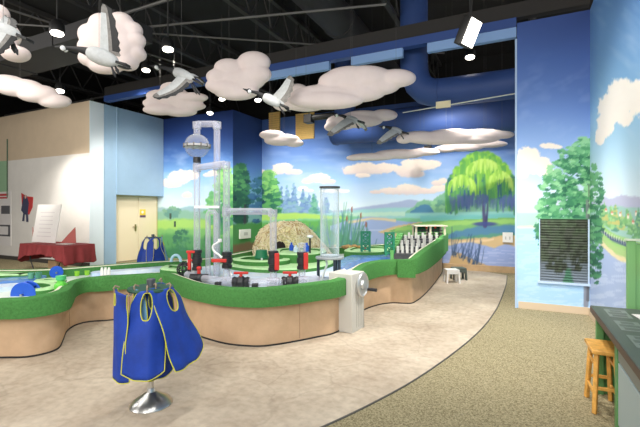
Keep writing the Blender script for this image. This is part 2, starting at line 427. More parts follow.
def tree_short(p):
    dark = [(36,98,76),(52,124,88),(74,150,100),(104,178,122),(138,202,146)]
    p.leaves(566, 232, 29, 50, dark[:3], 150, 4.2, 40, lambda u, v: abs(u) < 1-.7*max(0, v))
    for x, y, rx, ry, s in ((586,150,13,14,1),(570,160,14,13,2),(590,175,10,16,3),(556,186,18,13,4),(578,196,22,16,5),(548,206,11,9,6),(594,205,8,30,7),(562,218,26,12,8),(592,250,8,30,9),(584,158,16,18,11),(566,176,20,16,12)):
        p.leaves(x, y, rx, ry, dark, 60, 2.7, 50+s)
    p.strokes([(586,305,587,200)], (120,120,130), 2.6, .8); p.strokes([(588,300,589,185)], (84,84,90), 1.6, .8)
    p.leaves(595, 232, 6, 44, dark, 70, 2.6, 71)
def art_short(p):
    p.grad([(0,(44,66,132)),(60,(74,108,184)),(110,(104,142,214)),(150,(140,176,232)),(190,(196,218,242)),(212,(208,228,240)),(226,(166,204,240)),(306,(176,214,244))])
    n = fbm(p.X/18+p.Y/30, p.Y/16, 6); p.put((n-.52)*.9*sst(40,90,p.Y), (170,190,236))
    p.puff([(528,160,13,13),(540,166,12,9),(520,170,10,9),(547,172,8,4)], 177.5, CREAM, (236,220,214), 2)
    p.puff([(549,146,9,3),(557,147,6,2)], 149.5, CREAM, (230,220,220), 3)
    p.above([(510,200),(525,196),(540,200),(560,196),(600,199)], (190,200,226), 1, 1, 6, 5)
    p.above([(510,213),(560,212),(600,214)], (160,208,190), 1, .6, 8, 6)
    p.above([(510,226),(530,226),(560,229),(600,230)], (214,206,184), .8, .6, 8, 7)
    p.above([(510,228),(545,228),(600,232)], (156,200,240), 1, .8, 8, 8)
    n = fbm(p.X/14, p.Y/2.2, 9); p.put((n > .55)*.25*(p.Y > 234), (200,222,246))
    tree_short(p)
def art_right(p):
    p.grad([(-40,(70,120,190)),(40,(104,158,222)),(110,(136,192,236)),(160,(176,216,242)),(200,(214,232,244)),(240,(190,212,238)),(310,(160,186,226))])
    n = fbm(p.X/14-p.Y/22, p.Y/20, 6); p.put((n-.5)*.8, (196,222,244))
    p.puff([(622,92,14,14),(612,108,14,14),(606,124,9,13),(635,98,12,18),(600,136,5,9),(650,88,14,14),(625,118,8,8)], 148, (250,246,240), (244,232,224), 3)
    p.above([(588,202),(602,196),(612,199),(622,195),(640,197),(700,190)], (178,184,216), 1, 1, 4, 5)
    p.above([(588,206),(615,206),(640,208),(700,206)], (150,196,190), 1, 1, 4, 6)
    rnd = random.Random(9)
    for i in range(46):
        x = rnd.uniform(600, 690); b = 216+(x-600)*.35+rnd.uniform(-3,10); h = rnd.uniform(8,22)
        p.conifer(x, b-h, b, h*.22, [rnd.choice([(96,160,110),(120,184,110),(140,196,130),(84,150,130),(190,190,110)]), (110,176,120), (150,206,140)], 100+i, 16)
    for x, y in ((612,213),(620,214),(628,216),(636,213),(606,210),(633,222)):
        p.poly([(x-1.5, y), (x, y-2.6), (x+1.5, y)], (214,130,106)); p.poly([(x-1.2, y), (x+1.2, y), (x+1.2, y+2), (x-1.2, y+2)], (226,222,206))
    p.above([(598,222),(612,232),(630,240),(700,256)], (150,206,120), 1, 1, 4, 12)
    p.band([(600,228),(612,237),(630,243),(700,252)], [(600,231),(612,241),(630,248),(700,258)], (60,80,130), .7, .9)
    L = [(600+i*2.4, 229+i*1.2-(i*i)*.008, 600+i*2.4, 233+i*1.15-(i*i)*.008) for i in range(18)]
    p.strokes(L, (220,220,200), .5, .9)
    p.above([(598,232),(612,244),(630,252),(700,262)], (166,204,128), 1, 1, 4, 13)
    p.above([(598,236),(606,245),(616,254),(632,261),(700,275)], (228,214,168), 1, .8, 4, 14)
    p.above([(588,236),(600,244),(608,252),(618,260),(634,266),(700,284)], (158,180,224), 1, .8, 4, 15)
    n = fbm(p.X/10, p.Y/2.4, 19); p.put((n > .54)*.45*(p.Y > 262), (200,214,242))
    p.poly([(626,268),(640,264),(650,268),(650,276),(630,277)], (206,84,84)); p.poly([(628,264),(640,260),(648,263),(648,267),(628,269)], (246,240,236))
    p.leaves(594, 205, 9, 40, [(36,98,76),(52,124,88),(74,150,100),(104,178,122)], 120, 2.7, 57)
    p.leaves(595, 252, 7, 32, [(36,98,76),(52,124,88),(74,150,100),(104,178,122)], 80, 2.6, 71)

mural('wall_back', XP, YM, 0, YM, TOP, .024, art_long)
mural('wall_back_left', -11.05, YL, XP, YL, TOP, .027, art_left, (0,.15))
mural('wall_pier', XP, YL, XP, YM, TOP, .03, art_pier, (-.15,0))
mural('wall_short', 0, YA, XR, YA, TOP, .015, art_short, (0,.12))
mural('wall_right', XR, YA, XR, 3.2, TOP, .016, art_right, (.15,0))
white = mat('wall_white', (226,222,216), .8, var=.02, scale=2)
tan = mat('wall_tan', (206,186,160), .8, var=.02, scale=2)
pale = mat('wall_end', (214,224,230), .8)
bluew = mat('wall_blue', (150,178,202), .8, var=.02, scale=2)
black = mat('black_paint', (22,21,20), .9)
navy = mat('navy_paint', (40,70,134), .5)
def slab(name, m, *s):
    b = MB(); b.span(*s); return structure(b.build(name, m, org=((s[0]+s[1])/2,(s[2]+s[3])/2,min(s[4:])), smooth=0))
slab('wall_right_rear', mat('wall_right_rear', (150,190,226), .8), XR, XR+.15, -5, 3.19, 0, TOP)
slab('wall_short_return', mat('wall_short_return', (150,180,216), .75), 0, .1, YA+.13, YM-.01, 0, TOP)
b = MB(); b.use(0).span(-19,XD-.02,YW,YW+.3,0,3.2); b.use(1).span(-19,XD-.02,YW,YW+.3,3.2,TOP)
structure(b.build('wall_left', [white, tan], org=(-15,YW,0), smooth=0))
slab('wall_left_end', pale, XD-.02, XD, YW, 7.6, 0, TOP)
b = MB()
b.span(XD-.3,XD,7.62,8.0,0,TOP); b.span(XD-.3,XD,8.0,YL-.01,2.06,TOP)
structure(b.build('wall_bulkhead', bluew, org=(XD,8.5,0), smooth=0))
slab('wall_door', mat('wall_door', (170,190,190), .8), -11.15, -11.02, 7.9, YL-.01, 0, 2.06)
slab('wall_upper_back', black, -20, 3, 13.2, 13.3, 0, 6.5)
slab('wall_upper_left', black, -19.2, -19.05, -2, 13.2, 0, 6.5)
slab('trim_conduit', bluew, XD, XD+.03, 8.0, 8.03, 2.06, TOP)
slab('wall_green', mat('green_panel', (150,186,150), .8), -19, -14.9, YW-.03, YW-.002, 2.2, 3.2)
# baseboards
bb = mat('base_dark', (70,66,62), .7); bt = mat('base_tan', (206,186,160), .7)
slab('baseboard_left', bb, -19, XD, YW-.02, YW-.001, 0, .12)
slab('baseboard_short', bt, .02, XR-.002, YA-.02, YA-.001, 0, .11)
slab('baseboard_right', bt, XR-.02, XR-.001, 3.3, YA-.03, 0, .11)
slab('baseboard_back', mat('ledge_tan', (190,160,122), .8, var=.06, scale=6), -2.4, -.02, YM-.12, YM-.002, 0.0, .15)
# floors
carpet = mat('carpet', (188,176,142), .95, c2=(88,80,56), scale=78, bump=.15, bscale=90, spec=.1)
slab('floor', carpet, -20, 3, -5, 13.3, -.2, 0)
def concrete():
    m = mat('stamped_concrete', (212,198,178), .62, c2=(174,156,136), scale=1.3, bump=.12, bscale=9, spec=.35)
    nt = m.node_tree; b = nt.nodes['Principled BSDF']
    tc = nt.nodes.new('ShaderNodeTexCoord')
    wn = nt.nodes.new('ShaderNodeTexNoise'); wn.inputs['Scale'].default_value = 1.7; wn.inputs['Detail'].default_value = 4
    mixv = nt.nodes.new('ShaderNodeMixRGB'); mixv.inputs['Fac'].default_value = .3
    nt.links.new(tc.outputs['Object'], wn.inputs['Vector']); nt.links.new(tc.outputs['Object'], mixv.inputs[1]); nt.links.new(wn.outputs['Color'], mixv.inputs[2])
    vo = nt.nodes.new('ShaderNodeTexVoronoi'); vo.feature = 'DISTANCE_TO_EDGE'; vo.inputs['Scale'].default_value = 1.5
    nt.links.new(mixv.outputs[0], vo.inputs['Vector'])
    rp = nt.nodes.new('ShaderNodeValToRGB'); rp.color_ramp.elements[0].position = 0; rp.color_ramp.elements[0].color = (.55,.52,.5,1)
    rp.color_ramp.elements[1].position = .02; rp.color_ramp.elements[1].color = (1,1,1,1)
    nt.links.new(vo.outputs['Distance'], rp.inputs['Fac'])
    n2 = nt.nodes.new('ShaderNodeTexNoise'); n2.inputs['Scale'].default_value = 14; n2.inputs['Detail'].default_value = 8
    nt.links.new(tc.outputs['Object'], n2.inputs['Vector'])
    r2 = nt.nodes.new('ShaderNodeValToRGB'); r2.color_ramp.elements[0].position = .35; r2.color_ramp.elements[0].color = (.84,.83,.82,1); r2.color_ramp.elements[1].position = .6
    nt.links.new(n2.outputs['Fac'], r2.inputs['Fac'])
    prev = b.inputs['Base Color'].links[0].from_socket
    m1 = nt.nodes.new('ShaderNodeMixRGB'); m1.blend_type = 'MULTIPLY'; m1.inputs['Fac'].default_value = .28
    m2 = nt.nodes.new('ShaderNodeMixRGB'); m2.blend_type = 'MULTIPLY'; m2.inputs['Fac'].default_value = 1
    nt.links.new(prev, m1.inputs[1]); nt.links.new(rp.outputs[0], m1.inputs[2])
    nt.links.new(m1.outputs[0], m2.inputs[1]); nt.links.new(r2.outputs[0], m2.inputs[2])
    nt.links.new(m2.outputs[0], b.inputs['Base Color'])
    return m
edge = [G(*q) for q in ((507,275.5),(506.5,283),(503,294),(497,308),(486,324),(470,340),(446,359),(412,382),(370,405),(326,426),(270,450),(200,480))]
edge = spline(edge, 5)
pad = [(v.x, v.y) for v in edge] + [(-2.6,.6),(-7,1.2),(-9.5,3.0),(-9.4,4.6),(-6.6,5.4),(-4,7.2),(-3.2,10.0),(-2.5,YM-.13),(-.75,YM-.13)]
b = MB(); b.prism(pad, -.01, .004); structure(b.build('floor_concrete', concrete(), smooth=0))
b = MB(); b.tube([(v.x, v.y, .003) for v in edge], .009, 6); structure(b.build('trim_floor', mat('floor_strip', (96,92,86), .6)))
# ceiling void
slab('ceiling', black, -20, 3, -5, 13.3, 6.3, 6.45)
steel = mat('roof_steel', (50,48,47), .75); dsteel = mat('dark_steel', (46,45,44), .75); grey = mat('duct_grey', (46,45,46), .7)
for k, x in enumerate((-15.2,-12.6,-10.0,-7.4,-4.8,-2.2,.3)):
    b = MB(); b.span(x-.05,x+.05,-3,13.1,5.45,5.52); b.span(x-.05,x+.05,-3,13.1,6.15,6.25)
    for j in range(20):
        y = -3+j*.8; b.bar((x,y,5.5),(x,y+.4,6.2),.03,.03); b.bar((x,y+.4,6.2),(x,y+.8,5.5),.03,.03)
    structure(b.build('ceiling_joist', steel, org=(x,5,5.45), smooth=0))
for a, c, r in (((-18,5.2,5.35),(1,5.2,5.35),.03),((-18,8.6,5.3),(1,8.6,5.3),.03),((-12,2,5.2),(-1.5,9.5,5.2),.02),((-9,-1,5.1),(-6.2,12,5.1),.02),((-15,3,5.1),(-2,6.6,5.1),.022),((-6,4.2,5.25),(.9,6.9,5.25),.02)):
    b = MB(); b.cyl(a, c, r, n=8); structure(b.build('ceiling_conduit', mat('conduit', (84,82,80), .5), org=a))
def duct(label, mb, m, loc, bevel=0, name='air_duct'):
    return tag(mb.build(name, m, org=loc, bevel=bevel), label, 'duct')
b = MB(); b.cyl((-3.5,-1,5.75),(-3.5,12,5.75),.36,n=28)
for y in range(0,12,2): b.cyl((-3.5,y,5.75),(-3.5,y+.05,5.75),.385,n=28)
duct('large round dark grey air duct running under the black ceiling', b, grey, (-3.5,5,5.75))
b = MB(); b.span(-17,-6.2,4.6,5.4,4.75,5.05)
for x in range(-16,-6,2): b.span(x,x+.05,4.58,5.42,4.73,5.06)
duct('rectangular dark grey air duct crossing above the hanging clouds at left', b, grey, (-10,5,4.75))
# the blue beam over the mural bay
lb = mat('beam_pale', (132,166,214), .6)
b = MB(); b.use(0).span(-10.25,-.01,YA-.02,YA+.14,4.6,4.75)
for a, c in ((-5.2,-3.4),(-2.92,-1.9),(-1.45,-.01)):
    b.use(1).span(a,c,YA,YA+.1,4.44,4.6)
structure(b.build('trim_beam', [navy, lb], org=(-5,YA,4.44), smooth=0))
slab('trim_fascia', mat('fascia', (44,41,39), .8), -10.25, XR, YA+.0, YA+.14, 4.755, 5.0)
slab('trim_corner', mat('corner_white', (172,196,226), .6), -.03, -.0, YA-.012, YA+.1, 0, 4.4)
# blue ducts in the bay
dm = mat('blue_duct', (50,74,128), .55, spec=.3)
b = MB(); path = [(-1.85,8.0,6.2),(-1.85,8.0,4.55),(-1.83,8.0,4.3),(-1.76,8.0,4.1),(-1.62,8.0,3.95),(-1.42,8.0,3.88),(-1.1,8.0,3.87),(-.02,8.0,3.87)]
b.tube(path, .27, 26); b.cyl((-1.4,8,3.87),(-1.36,8,3.87),.285,n=26)
duct('blue air duct with a bend dropping from the ceiling to the short wall', b, dm, (-1.85,8,3.6))
b = MB(); b.cyl((-4.75,10.55,3.9),(-.02,10.55,3.9),.42,n=30); b.cyl((-4.4,10.55,3.9),(-4.4,10.55,6.2),.3,n=24)
for x in (-4.7,-3.2,-1.6): b.cyl((x,10.55,3.9),(x+.05,10.55,3.9),.435,n=30)
duct('fat blue air duct running low in front of the long mural', b, dm, (-4.4,10.55,3.5))
b = MB(); b.cyl((-2.0,7.72,3.5),(-.02,7.72,3.62),.010,n=10); tag(b.build('duct_line', mat('line_pale', (196,200,190), .5), org=(-1,7.72,3.5)), 'thin pale line under the bent blue duct', 'pipe')  # thin pale line drawn below the bent duct
b = MB(); b.span(-1.36,-1.1,7.66,7.7,3.5,3.62); tag(b.build('duct_label', mat('label_cream', (226,214,176), .6), org=(-1.2,7.68,3.5)), 'small cream label below the blue duct', 'box')  # the duct's label, drawn as a small cream block

# ---------------------------------------------------------------- lamps and light
glow = lambda s, nm: mat(nm, (255,250,240), .4, emit=((255,246,232), s))
def spotlamp(x, y, z, r, label, tilt, power, target=None, ang=60, blend=.6, n=0):
    t = thing('ceiling_spotlight', label, 'lamp', (x,y,z), 'spotlights under the black ceiling')
    bd = (Vector(target)-Vector((x,y,z))).normalized()
    d = (Vector((-x*.04,-y*.04,-1)) + bd*.15).normalized()
    q = d.to_track_quat('-Z','Y').to_matrix(); c = Vector((x,y,z))
    tf = lambda L: [(rr, zz) for rr, zz in L]
    b = MB(); b.lathe(c, [(r*1.02,0),(r*1.08,.02),(r*1.05,r*1.3),(r*.75,r*1.9),(r*.3,r*2.1)], 24, q); b.build('housing', mat('lamp_black', (24,24,24), .5), t)
    b = MB(); b.lathe(c + d*.004, [(r*.92,0),(r*.9,-.01),(r*.5,-.02),(0.0001,-.025)], 24, q); b.build('lens', glow(9,'lamp_glow'), t)
    top = c - d*r*2
    b = MB(); b.cyl(top, (top.x, top.y, 6.2), .012, n=8); b.build('stem', dsteel, t)
    L = bpy.data.lights.new('spot', 'SPOT'); L.energy = power; L.spot_size = R(ang); L.spot_blend = blend; L.shadow_soft_size = .08; L.color = (1,.955,.88)
    o = bpy.data.objects.new('spot_beam', L); COL.objects.link(o); o.location = c + d*.06; o.rotation_euler = bd.to_track_quat('-Z','Y').to_euler()
    return t
def at(px, py, d): v = P(px, py, d); return v.x, v.y, v.z
spotlamp(*at(57,33,6.2), .10, 'bright spotlight above the long flat cloud at the far left', 0, 260, (-12.2,6.9,1.4), 70)
spotlamp(*at(60,91,9.6), .10, 'spotlight low at left, just right of the flat cloud', 0, 330, (-12.0,7.1,1.6), 48)
spotlamp(*at(168,49,7.0), .10, 'spotlight nearest the top of the picture, left of the round cloud', 0, 420, (-9.6,9.3,1.2), 60)
spotlamp(*at(146,70,8.4), .085, 'spotlight beside the head of the goose diving over the scalloped cloud', 0, 380, (-10.9,8.9,1.9), 55)
spotlamp(*at(210,113,10.6), .085, 'spotlight just above the clear plastic pipe tower', 0, 160, (-9.2,9.7,1.2), 75)
spotlamp(*at(222,99,9.4), .075, 'spotlight half hidden under the round cloud', 0, 160, (-6.5,10.8,1.0), 70)
spotlamp(*at(258,100,9.8), .085, 'dazzling spotlight between the round cloud and the goose with a raised wing', 0, 260, (-6.2,11.0,2.6), 70)
spotlamp(*at(470,57,7.6), .09, 'small spotlight directly below the square floodlight', 0, 300, (-1.9,11.2,1.6), 75)
# the square floodlight
fx, fy, fz = at(472,33,5.6)
t = thing('floodlight', 'square floodlight with a glaring white face hanging before the blue beam', 'lamp', (fx,fy,fz))
d = Vector((.80,-.35,-.42)).normalized(); q = (d.to_track_quat('-Z','Y').to_matrix())
b = MB(); b.box(Vector((fx,fy,fz))-d*.07, (.30,.38,.12), q); b.build('housing', mat('lamp_black', (24,24,24), .5), t, bevel=.01)
b = MB(); b.box(Vector((fx,fy,fz)), (.26,.34,.012), q); b.build('lens', glow(7,'flood_glow'), t)
b = MB(); b.cyl((fx-.02,fy+.05,fz+.12),(fx-.1,fy+.1,6.2),.008,n=8); b.cyl((fx-.02,fy+.05,fz+.12),(fx+.06,fy+.1,6.2),.008,n=8); b.build('cable', dsteel, t)
def area(x, y, z, sx, sy, p, target=None, c=(1,.965,.91)):
    L = bpy.data.lights.new('fill_light', 'AREA'); L.shape = 'RECTANGLE'; L.size = sx; L.size_y = sy; L.energy = p; L.color = c
    o = bpy.data.objects.new('fill_light', L); COL.objects.link(o); o.location = (x,y,z)
    d = (Vector(target)-Vector((x,y,z))) if target else Vector((0,0,-1))
    o.rotation_euler = d.to_track_quat('-Z','Y').to_euler(); return o
def wash(x, y, z, target, p, ang=70, blend=.8, soft=.15, c=(1,.96,.9)):
    L = bpy.data.lights.new('wash_spot', 'SPOT'); L.energy = p; L.spot_size = R(ang); L.spot_blend = blend; L.shadow_soft_size = soft; L.color = c
    o = bpy.data.objects.new('wash_spot', L); COL.objects.link(o); o.location = (x,y,z)
    o.rotation_euler = (Vector(target)-Vector((x,y,z))).to_track_quat('-Z','Y').to_euler(); return o
# unseen fill lights added over and behind the camera
area(-1.2,1.2,4.7,2.5,2.5,70); area(-5.5,1.2,4.7,2.5,2.5,60); area(-1.2,-2.5,4.4,2,2,120,(-4,8,1.0)); area(-9.5,1.0,4.7,2,2,110,(-10,7,1))
area(.2,-2.0,3.3,3,1.5,130,(-4,7,3.7)); area(-6.5,-1.5,3.3,3,1.5,55,(-7,7,3.7))  # added to brighten the fronts of the hanging clouds
# spots added to brighten the floor and table, in front of the hanging clouds
wash(*at(480,-20,5.0),(-.8,6.1,0),720,85); wash(*at(250,-30,4.6),(-3.6,4.4,.6),230,95)
wash(*at(-40,-30,5.0),(-7.6,2.6,.4),130,100)
wash(-1.6,9.3,3.95,(-1.8,11.3,1.6),90,115); wash(-3.9,9.3,3.95,(-4.0,11.3,1.6),90,115); wash(-6.2,9.3,3.95,(-6.4,11.3,1.6),105,115); wash(-1.4,3.2,4.8,(.55,7.3,1.0),340,50); wash(-1.2,3.4,4.8,(1.0,5.3,1.3),220,70)
wash(-1.0,8.9,3.5,(-1.1,9.0,0),360,105); wash(-4.4,7.6,4.4,(-4.6,8.2,.6),200,100)
wash(-8.6,6.6,4.6,(-9.0,9.8,1.8),220,95); wash(-9.2,6.4,4.3,(-11,8.9,1.6),160,60)
wash(-11.0,5.2,4.5,(-11.5,7.2,1.7),330,42)
W = bpy.data.worlds.new('world'); S.world = W; W.use_nodes = True
W.node_tree.nodes['Background'].inputs['Color'].default_value = (1,.97,.93,1); W.node_tree.nodes['Background'].inputs['Strength'].default_value = .7
S.view_settings.view_transform = 'Standard'; S.view_settings.look = 'None'; S.view_settings.gamma = 1; S.view_settings.exposure = 0.28
# ---------------------------------------------------------------- hanging clouds
cloudm = mat('cloud_foam', (230,214,210), .8, var=.02, scale=3)
def cloud(label, lobes, d, thick=.16, wires=2):
    """lobes (photo proportions): overlapping rounded foam discs fused into one cut-out, hung at distance d"""
    cx = sum(l[0] for l in lobes)/len(lobes); cy = sum(l[1] for l in lobes)/len(lobes)
    k = d/FOC; c = P(cx, cy, d); rnd = random.Random(int(cx*7+cy))
    e1 = Vector((CT, ST, 0)); e2 = Vector((0,0,1)); e3 = Vector((-ST, CT, 0))
    mb = MB(); big = max(l[2]*l[3] for l in lobes)
    prof = [0, .35, .6, .78, .9, .97, 1.0]
    for n_, (lx, ly, rx, ry) in enumerate(lobes):
        o = c + e1*(lx-cx)*k - e2*(ly-cy)*k + e3*(rnd.uniform(-.2,.2)*thick)
        T = thick*(.62+.38*math.sqrt(rx*ry/big)); N = 36
        rows = [(r, -T*max(0,1-r**3)**.6) for r in prof] + [(r, T*max(0,1-r**3)**.6) for r in reversed(prof[:-1])]
        vs = []; fs = []
        for r, h in rows:
            r = max(r, .001)
            for i in range(N): vs.append(o + e1*(rx*k*r*math.cos(2*PI*i/N)) + e2*(ry*k*r*math.sin(2*PI*i/N)) + e3*h)
        for q in range(len(rows)-1):
            for i in range(N): fs.append((q*N+i, q*N+(i+1)%N, (q+1)*N+(i+1)%N, (q+1)*N+i))
        fs.append(tuple(reversed(range(N)))); fs.append(tuple((len(rows)-1)*N+i for i in range(N)))
        mb.add(vs, fs)
    zmin = min(v[2] for v in mb.v)
    t = thing('hanging_cloud', label, 'cloud decoration', (c.x, c.y, zmin), 'foam clouds hung from the ceiling')
    o = mb.build('cloud_panel', cloudm, t, smooth=0)
    m_ = o.modifiers.new('fuse','REMESH'); m_.mode = 'VOXEL'; m_.voxel_size = .02; m_.use_smooth_shade = True
    m_ = o.modifiers.new('soften','SMOOTH'); m_.factor = .5; m_.iterations = 3
    L = sorted(lobes, key=lambda l: l[1]-l[3])
    pk = sorted([lobes.index(L[q]) for q in range(min(wires+1, len(L)))], key=lambda q: lobes[q][0])
    pk = [pk[0], pk[-1]] if wires == 2 else pk
    for q in pk:
        lx, ly, rx, ry = lobes[q]
        p = c + e1*(lx-cx)*k - e2*(ly-cy-ry*.9)*k
        w = MB(); w.cyl(p, (p.x, p.y, 6.3), .0018, n=5); w.build('suspension_wire', mat('wire', (84,82,80), .6), t)
    return t
cloud('large scalloped cloud behind the big goose, at upper left', [(108,38,27,22),(88,34,11,11),(101,23,13,10),(120,22,13,10),(132,30,10,9),(137,41,9,8),(138,54,8,7),(90,47,12,9),(92,58,14,9),(106,66,18,8),(128,63,11,8),(118,48,22,20)], 5.0, .13)
cloud('cloud cut off by the left edge behind the nearest goose', [(-4,14,13,10),(4,36,16,14),(16,54,14,8),(-8,30,14,18)], 4.6, .13)
cloud('long flat cloud low at far left, above the tan wall', [(4,83,22,8),(20,88,24,9),(38,94,21,9),(54,101,17,7),(-14,80,18,9)], 6.4, .12)
cloud('scalloped cloud with three points behind the goose flying down, above the blue door wall', [(174,95,15,7),(160,96,14,6),(154,103,12,5),(176,103,24,7),(162,110,19,5.5),(192,98,17,5),(186,106,20,5),(180,112,17,4.5),(172,88,12,6)], 7.2, .13)
cloud('plump round cloud in the upper middle, nearest the dazzling spotlight', [(254,63,17,11),(229,68,15,9),(219,77,13,8),(215,86,10,6),(240,80,26,12),(236,92,22,8),(256,75,16,10),(250,91,9,6),(228,88,20,8)], 6.4, .15)
cloud('biggest cloud, long and two tiered, hanging before the blue beam', [(352,80,30,14),(366,78,28,12),(334,82,16,10),(396,79,20,9),(330,95,40,11),(308,99,17,9),(326,101,38,9),(356,92,30,10),(378,86,22,9)], 6.3, .16)
cloud('small cloud tucked behind the goose with a raised wing and the biggest cloud', [(296,97,16,10),(284,104,12,7),(306,103,24,9),(298,91,10,7)], 7.4, .12)
cloud('small greyish cloud in front of the left wooden ceiling panel', [(272,135,13,5),(284,139,16,5),(294,143,10,4),(280,141,16,5)], 9.0, .11)
cloud('slim cloud behind the two small geese, under the biggest cloud', [(384,115,14,6),(364,117,22,7),(342,122,16,8),(332,127,8,5),(355,121,28,7)], 8.7, .12)
cloud('wide flat cloud at right, in front of the lower blue duct', [(420,137,22,6),(452,136,28,7),(484,135,24,6),(502,135,12,4),(404,139,8,5),(440,140,34,5),(470,139,30,5)], 8.3, .13, 3)
cloud('long thin cloud hanging lowest, just above the painted clouds', [(372,157,24,4),(400,154,26,5),(424,152,16,4),(354,158,8,3)], 8.8, .11)
cloud('thin cloud at right whose tip overlaps the lowest cloud', [(486,144,22,4),(462,147,22,4.5),(446,149,12,3.5)], 9.2, .11)

# ---------------------------------------------------------------- geese
gm = [mat('goose_pale', (192,194,194), .7, var=.05, scale=20), mat('goose_black', (34,34,36), .6), mat('goose_grey', (126,122,118), .7, var=.15, scale=25), mat('goose_white', (240,240,240), .7)]
def goose(label, d, head, chest, rump, tail, wings, feet, hz=0.0, girth=1.0, big=True):
    """points are photo proportions at distance d; wings: (root, wrist, tip, chord, depth lean)"""
    k = d/FOC; fwd = Vector((-ST, CT, 0))
    q = lambda p, z=0.0: P(p[0], p[1], d) + fwd*z
    h, c, r, t = q(head, hz), q(chest), q(rump), q(tail)
    ax = (r-c).normalized(); Lb = (r-c).length
    mb = MB()
    n = c + (c-h)*-.15
    s = .95*girth
    body = [c-ax*Lb*.12, c, c+ax*Lb*.25, c+ax*Lb*.55, c+ax*Lb*.85, r, t]
    mb.use(0).tube(spline(body[:6], 4)+[t], None or [ (lambda u: s*Lb*.30*max(.12, math.sin(PI*min(1,max(0,(u*.86+.1))))**.75))(i/20) for i in range(21)]+[.006], 14)
    # dark tail fan
    side = ax.cross(Vector((0,0,1))).normalized(); up = side.cross(ax)
    tb = r - ax*Lb*.06
    vs = [tb+side*.035*girth, tb-side*.035*girth, t-side*.055*girth, t+ax*.02, t+side*.055*girth]
    vs = [v+up*.012 for v in vs] + [v-up*.012 for v in vs]
    mb.use(1).add(vs, [(0,1,2,3,4),(9,8,7,6,5)]+[(i,(i+1)%5,(i+1)%5+5,i+5) for i in range(5)])
    # neck, head, bill
    nd = (h-c).normalized(); Ln = (h-c).length
    pts = spline([c-ax*Lb*.08+nd*.0, c+nd*Ln*.35+Vector((0,0,.015)), c+nd*Ln*.7+Vector((0,0,.012)), h], 4)
    L = len(pts)
    mb.use(1).tube(pts, [Lb*.11*girth*(1-i/(L-1))**1.8+.018*girth for i in range(L)], 12)
    mb.use(1).ball(h, .036*girth, 12, (1,1,1)); mb.cyl(h+nd*.02, h+nd*.095*girth, .02*girth, .006, 10)
    for sg in (-1, 1): mb.use(3).ball(h+Vector((-ST,CT,0))*(.02*sg)-nd*.012-Vector((0,0,.008)), .027*girth, 10)
    # wings: curved blades, pale in front, black flight feathers with notched tips
    for root, wrist, tip, ch, lean in wings:
        a, w, e = q(root, lean*.1), q(wrist, lean*.55), q(tip, lean)
        sp = spline([a, w, e], 6); m_ = len(sp)
        vs = []; fs = []; NC = 5
        for i, p in enumerate(sp):
            u = i/(m_-1); tan = (sp[min(i+1,m_-1)]-sp[max(i-1,0)]).normalized()
            cd = ax - tan*ax.dot(tan)*.65
            cd.normalize()
            nn = tan.cross(cd).normalized()
            wd = ch*k*(1-.72*u**2.6)*(1 if i < m_-1 else .4)
            for j in range(NC+1):
                v = j/NC
                off = wd*(v-.25) + (.018 if (j == NC and i % 2) else 0)
                vs.append(p + cd*off + nn*(.02*math.sin(v*PI)*(1-u*.5)+.012*(1-v)+.004))
            for j in range(NC, -1, -1):
                v = j/NC
                off = wd*(v-.25) + (.018 if (j == NC and i % 2) else 0)
                vs.append(p + cd*off + nn*(.02*math.sin(v*PI)*(1-u*.5)-.012*(1-v)-.004))
        K = 2*NC+2
        for i in range(m_-1):
            for j in range(K):
                jj = min(j, K-1-j) if j < NC or j > NC else NC
                mb.use((1 if big else 2) if jj >= NC-1 and i > 1 else (2 if (jj >= NC-2 and big) or i > m_-4 else 0))
                mb.add([vs[i*K+j], vs[i*K+(j+1)%K], vs[(i+1)*K+(j+1)%K], vs[(i+1)*K+j]], [(0,1,2,3)])
        mb.use(1).add([vs[(m_-1)*K+j] for j in range(K)], [tuple(range(K))])
        mb.use(0).add([vs[j] for j in range(K)], [tuple(range(K))])
    for f in feet:
        p = q(f[0]); e = q(f[1]); mb.use(1).tube([p, (p+e)/2, e], [.009,.009,.016], 8)
        mb.tube([e, e+(e-p).normalized()*.05], [.02,.006], 8)
    bot = min(v[2] for v in mb.v)
    o = mb.build('flying_goose', gm, org=(c.x, c.y, bot), smooth=50)
    tag(o, label, 'goose model', 'model geese hung in flight')
    w = MB(); p = c+ax*Lb*.3; w.cyl(p, (p.x, p.y, 6.3), .0018, n=5)
    w.build('suspension_wire', mat('wire', (84,82,80), .6), o, org=(c.x, c.y, bot))
    return o
goose('largest goose, one wing raised straight up, in front of the scalloped cloud', 4.3, (63,48), (91,53), (118,63), (128,66), [((106,54),(108,38),(109,9),19,-.1),((104,57),(112,60),(116,58),8,.3)], [((110,63),(114,73)),((113,62),(117,70))])
goose('goose cut off by the left edge, dark wing hanging down', 3.8, (-28,20), (-4,28), (20,36), (30,41), [((4,32),(3,46),(1,62),20,-.15),((0,28),(-6,14),(-14,4),14,.25)], [((8,34),(13,48)),((10,34),(16,50))])
goose('goose flying down with its head beside a spotlight, wing swept to the lower left', 5.6, (156,67), (176,72), (194,80), (202,84), [((184,76),(174,90),(159,101),14,-.2),((186,74),(192,72),(198,76),6,.3)], [((190,82),(195,91)),((192,82),(198,92))])
goose('goose with one wing raised to the right, left of the biggest cloud', 5.9, (249,91), (265,97), (281,105), (288,108), [((274,100),(284,90),(291,79),13,-.15)], [((278,105),(283,112)),((281,105),(288,110))], big=False)
goose('left one of two small geese before the mural, wings drooping', 7.6, (336,115), (347,118), (358,121), (364,123), [((350,119),(341,125),(327,137),10,-.2),((352,118),(360,120),(368,127),6,.35)], [((355,122),(358,127))], big=False)
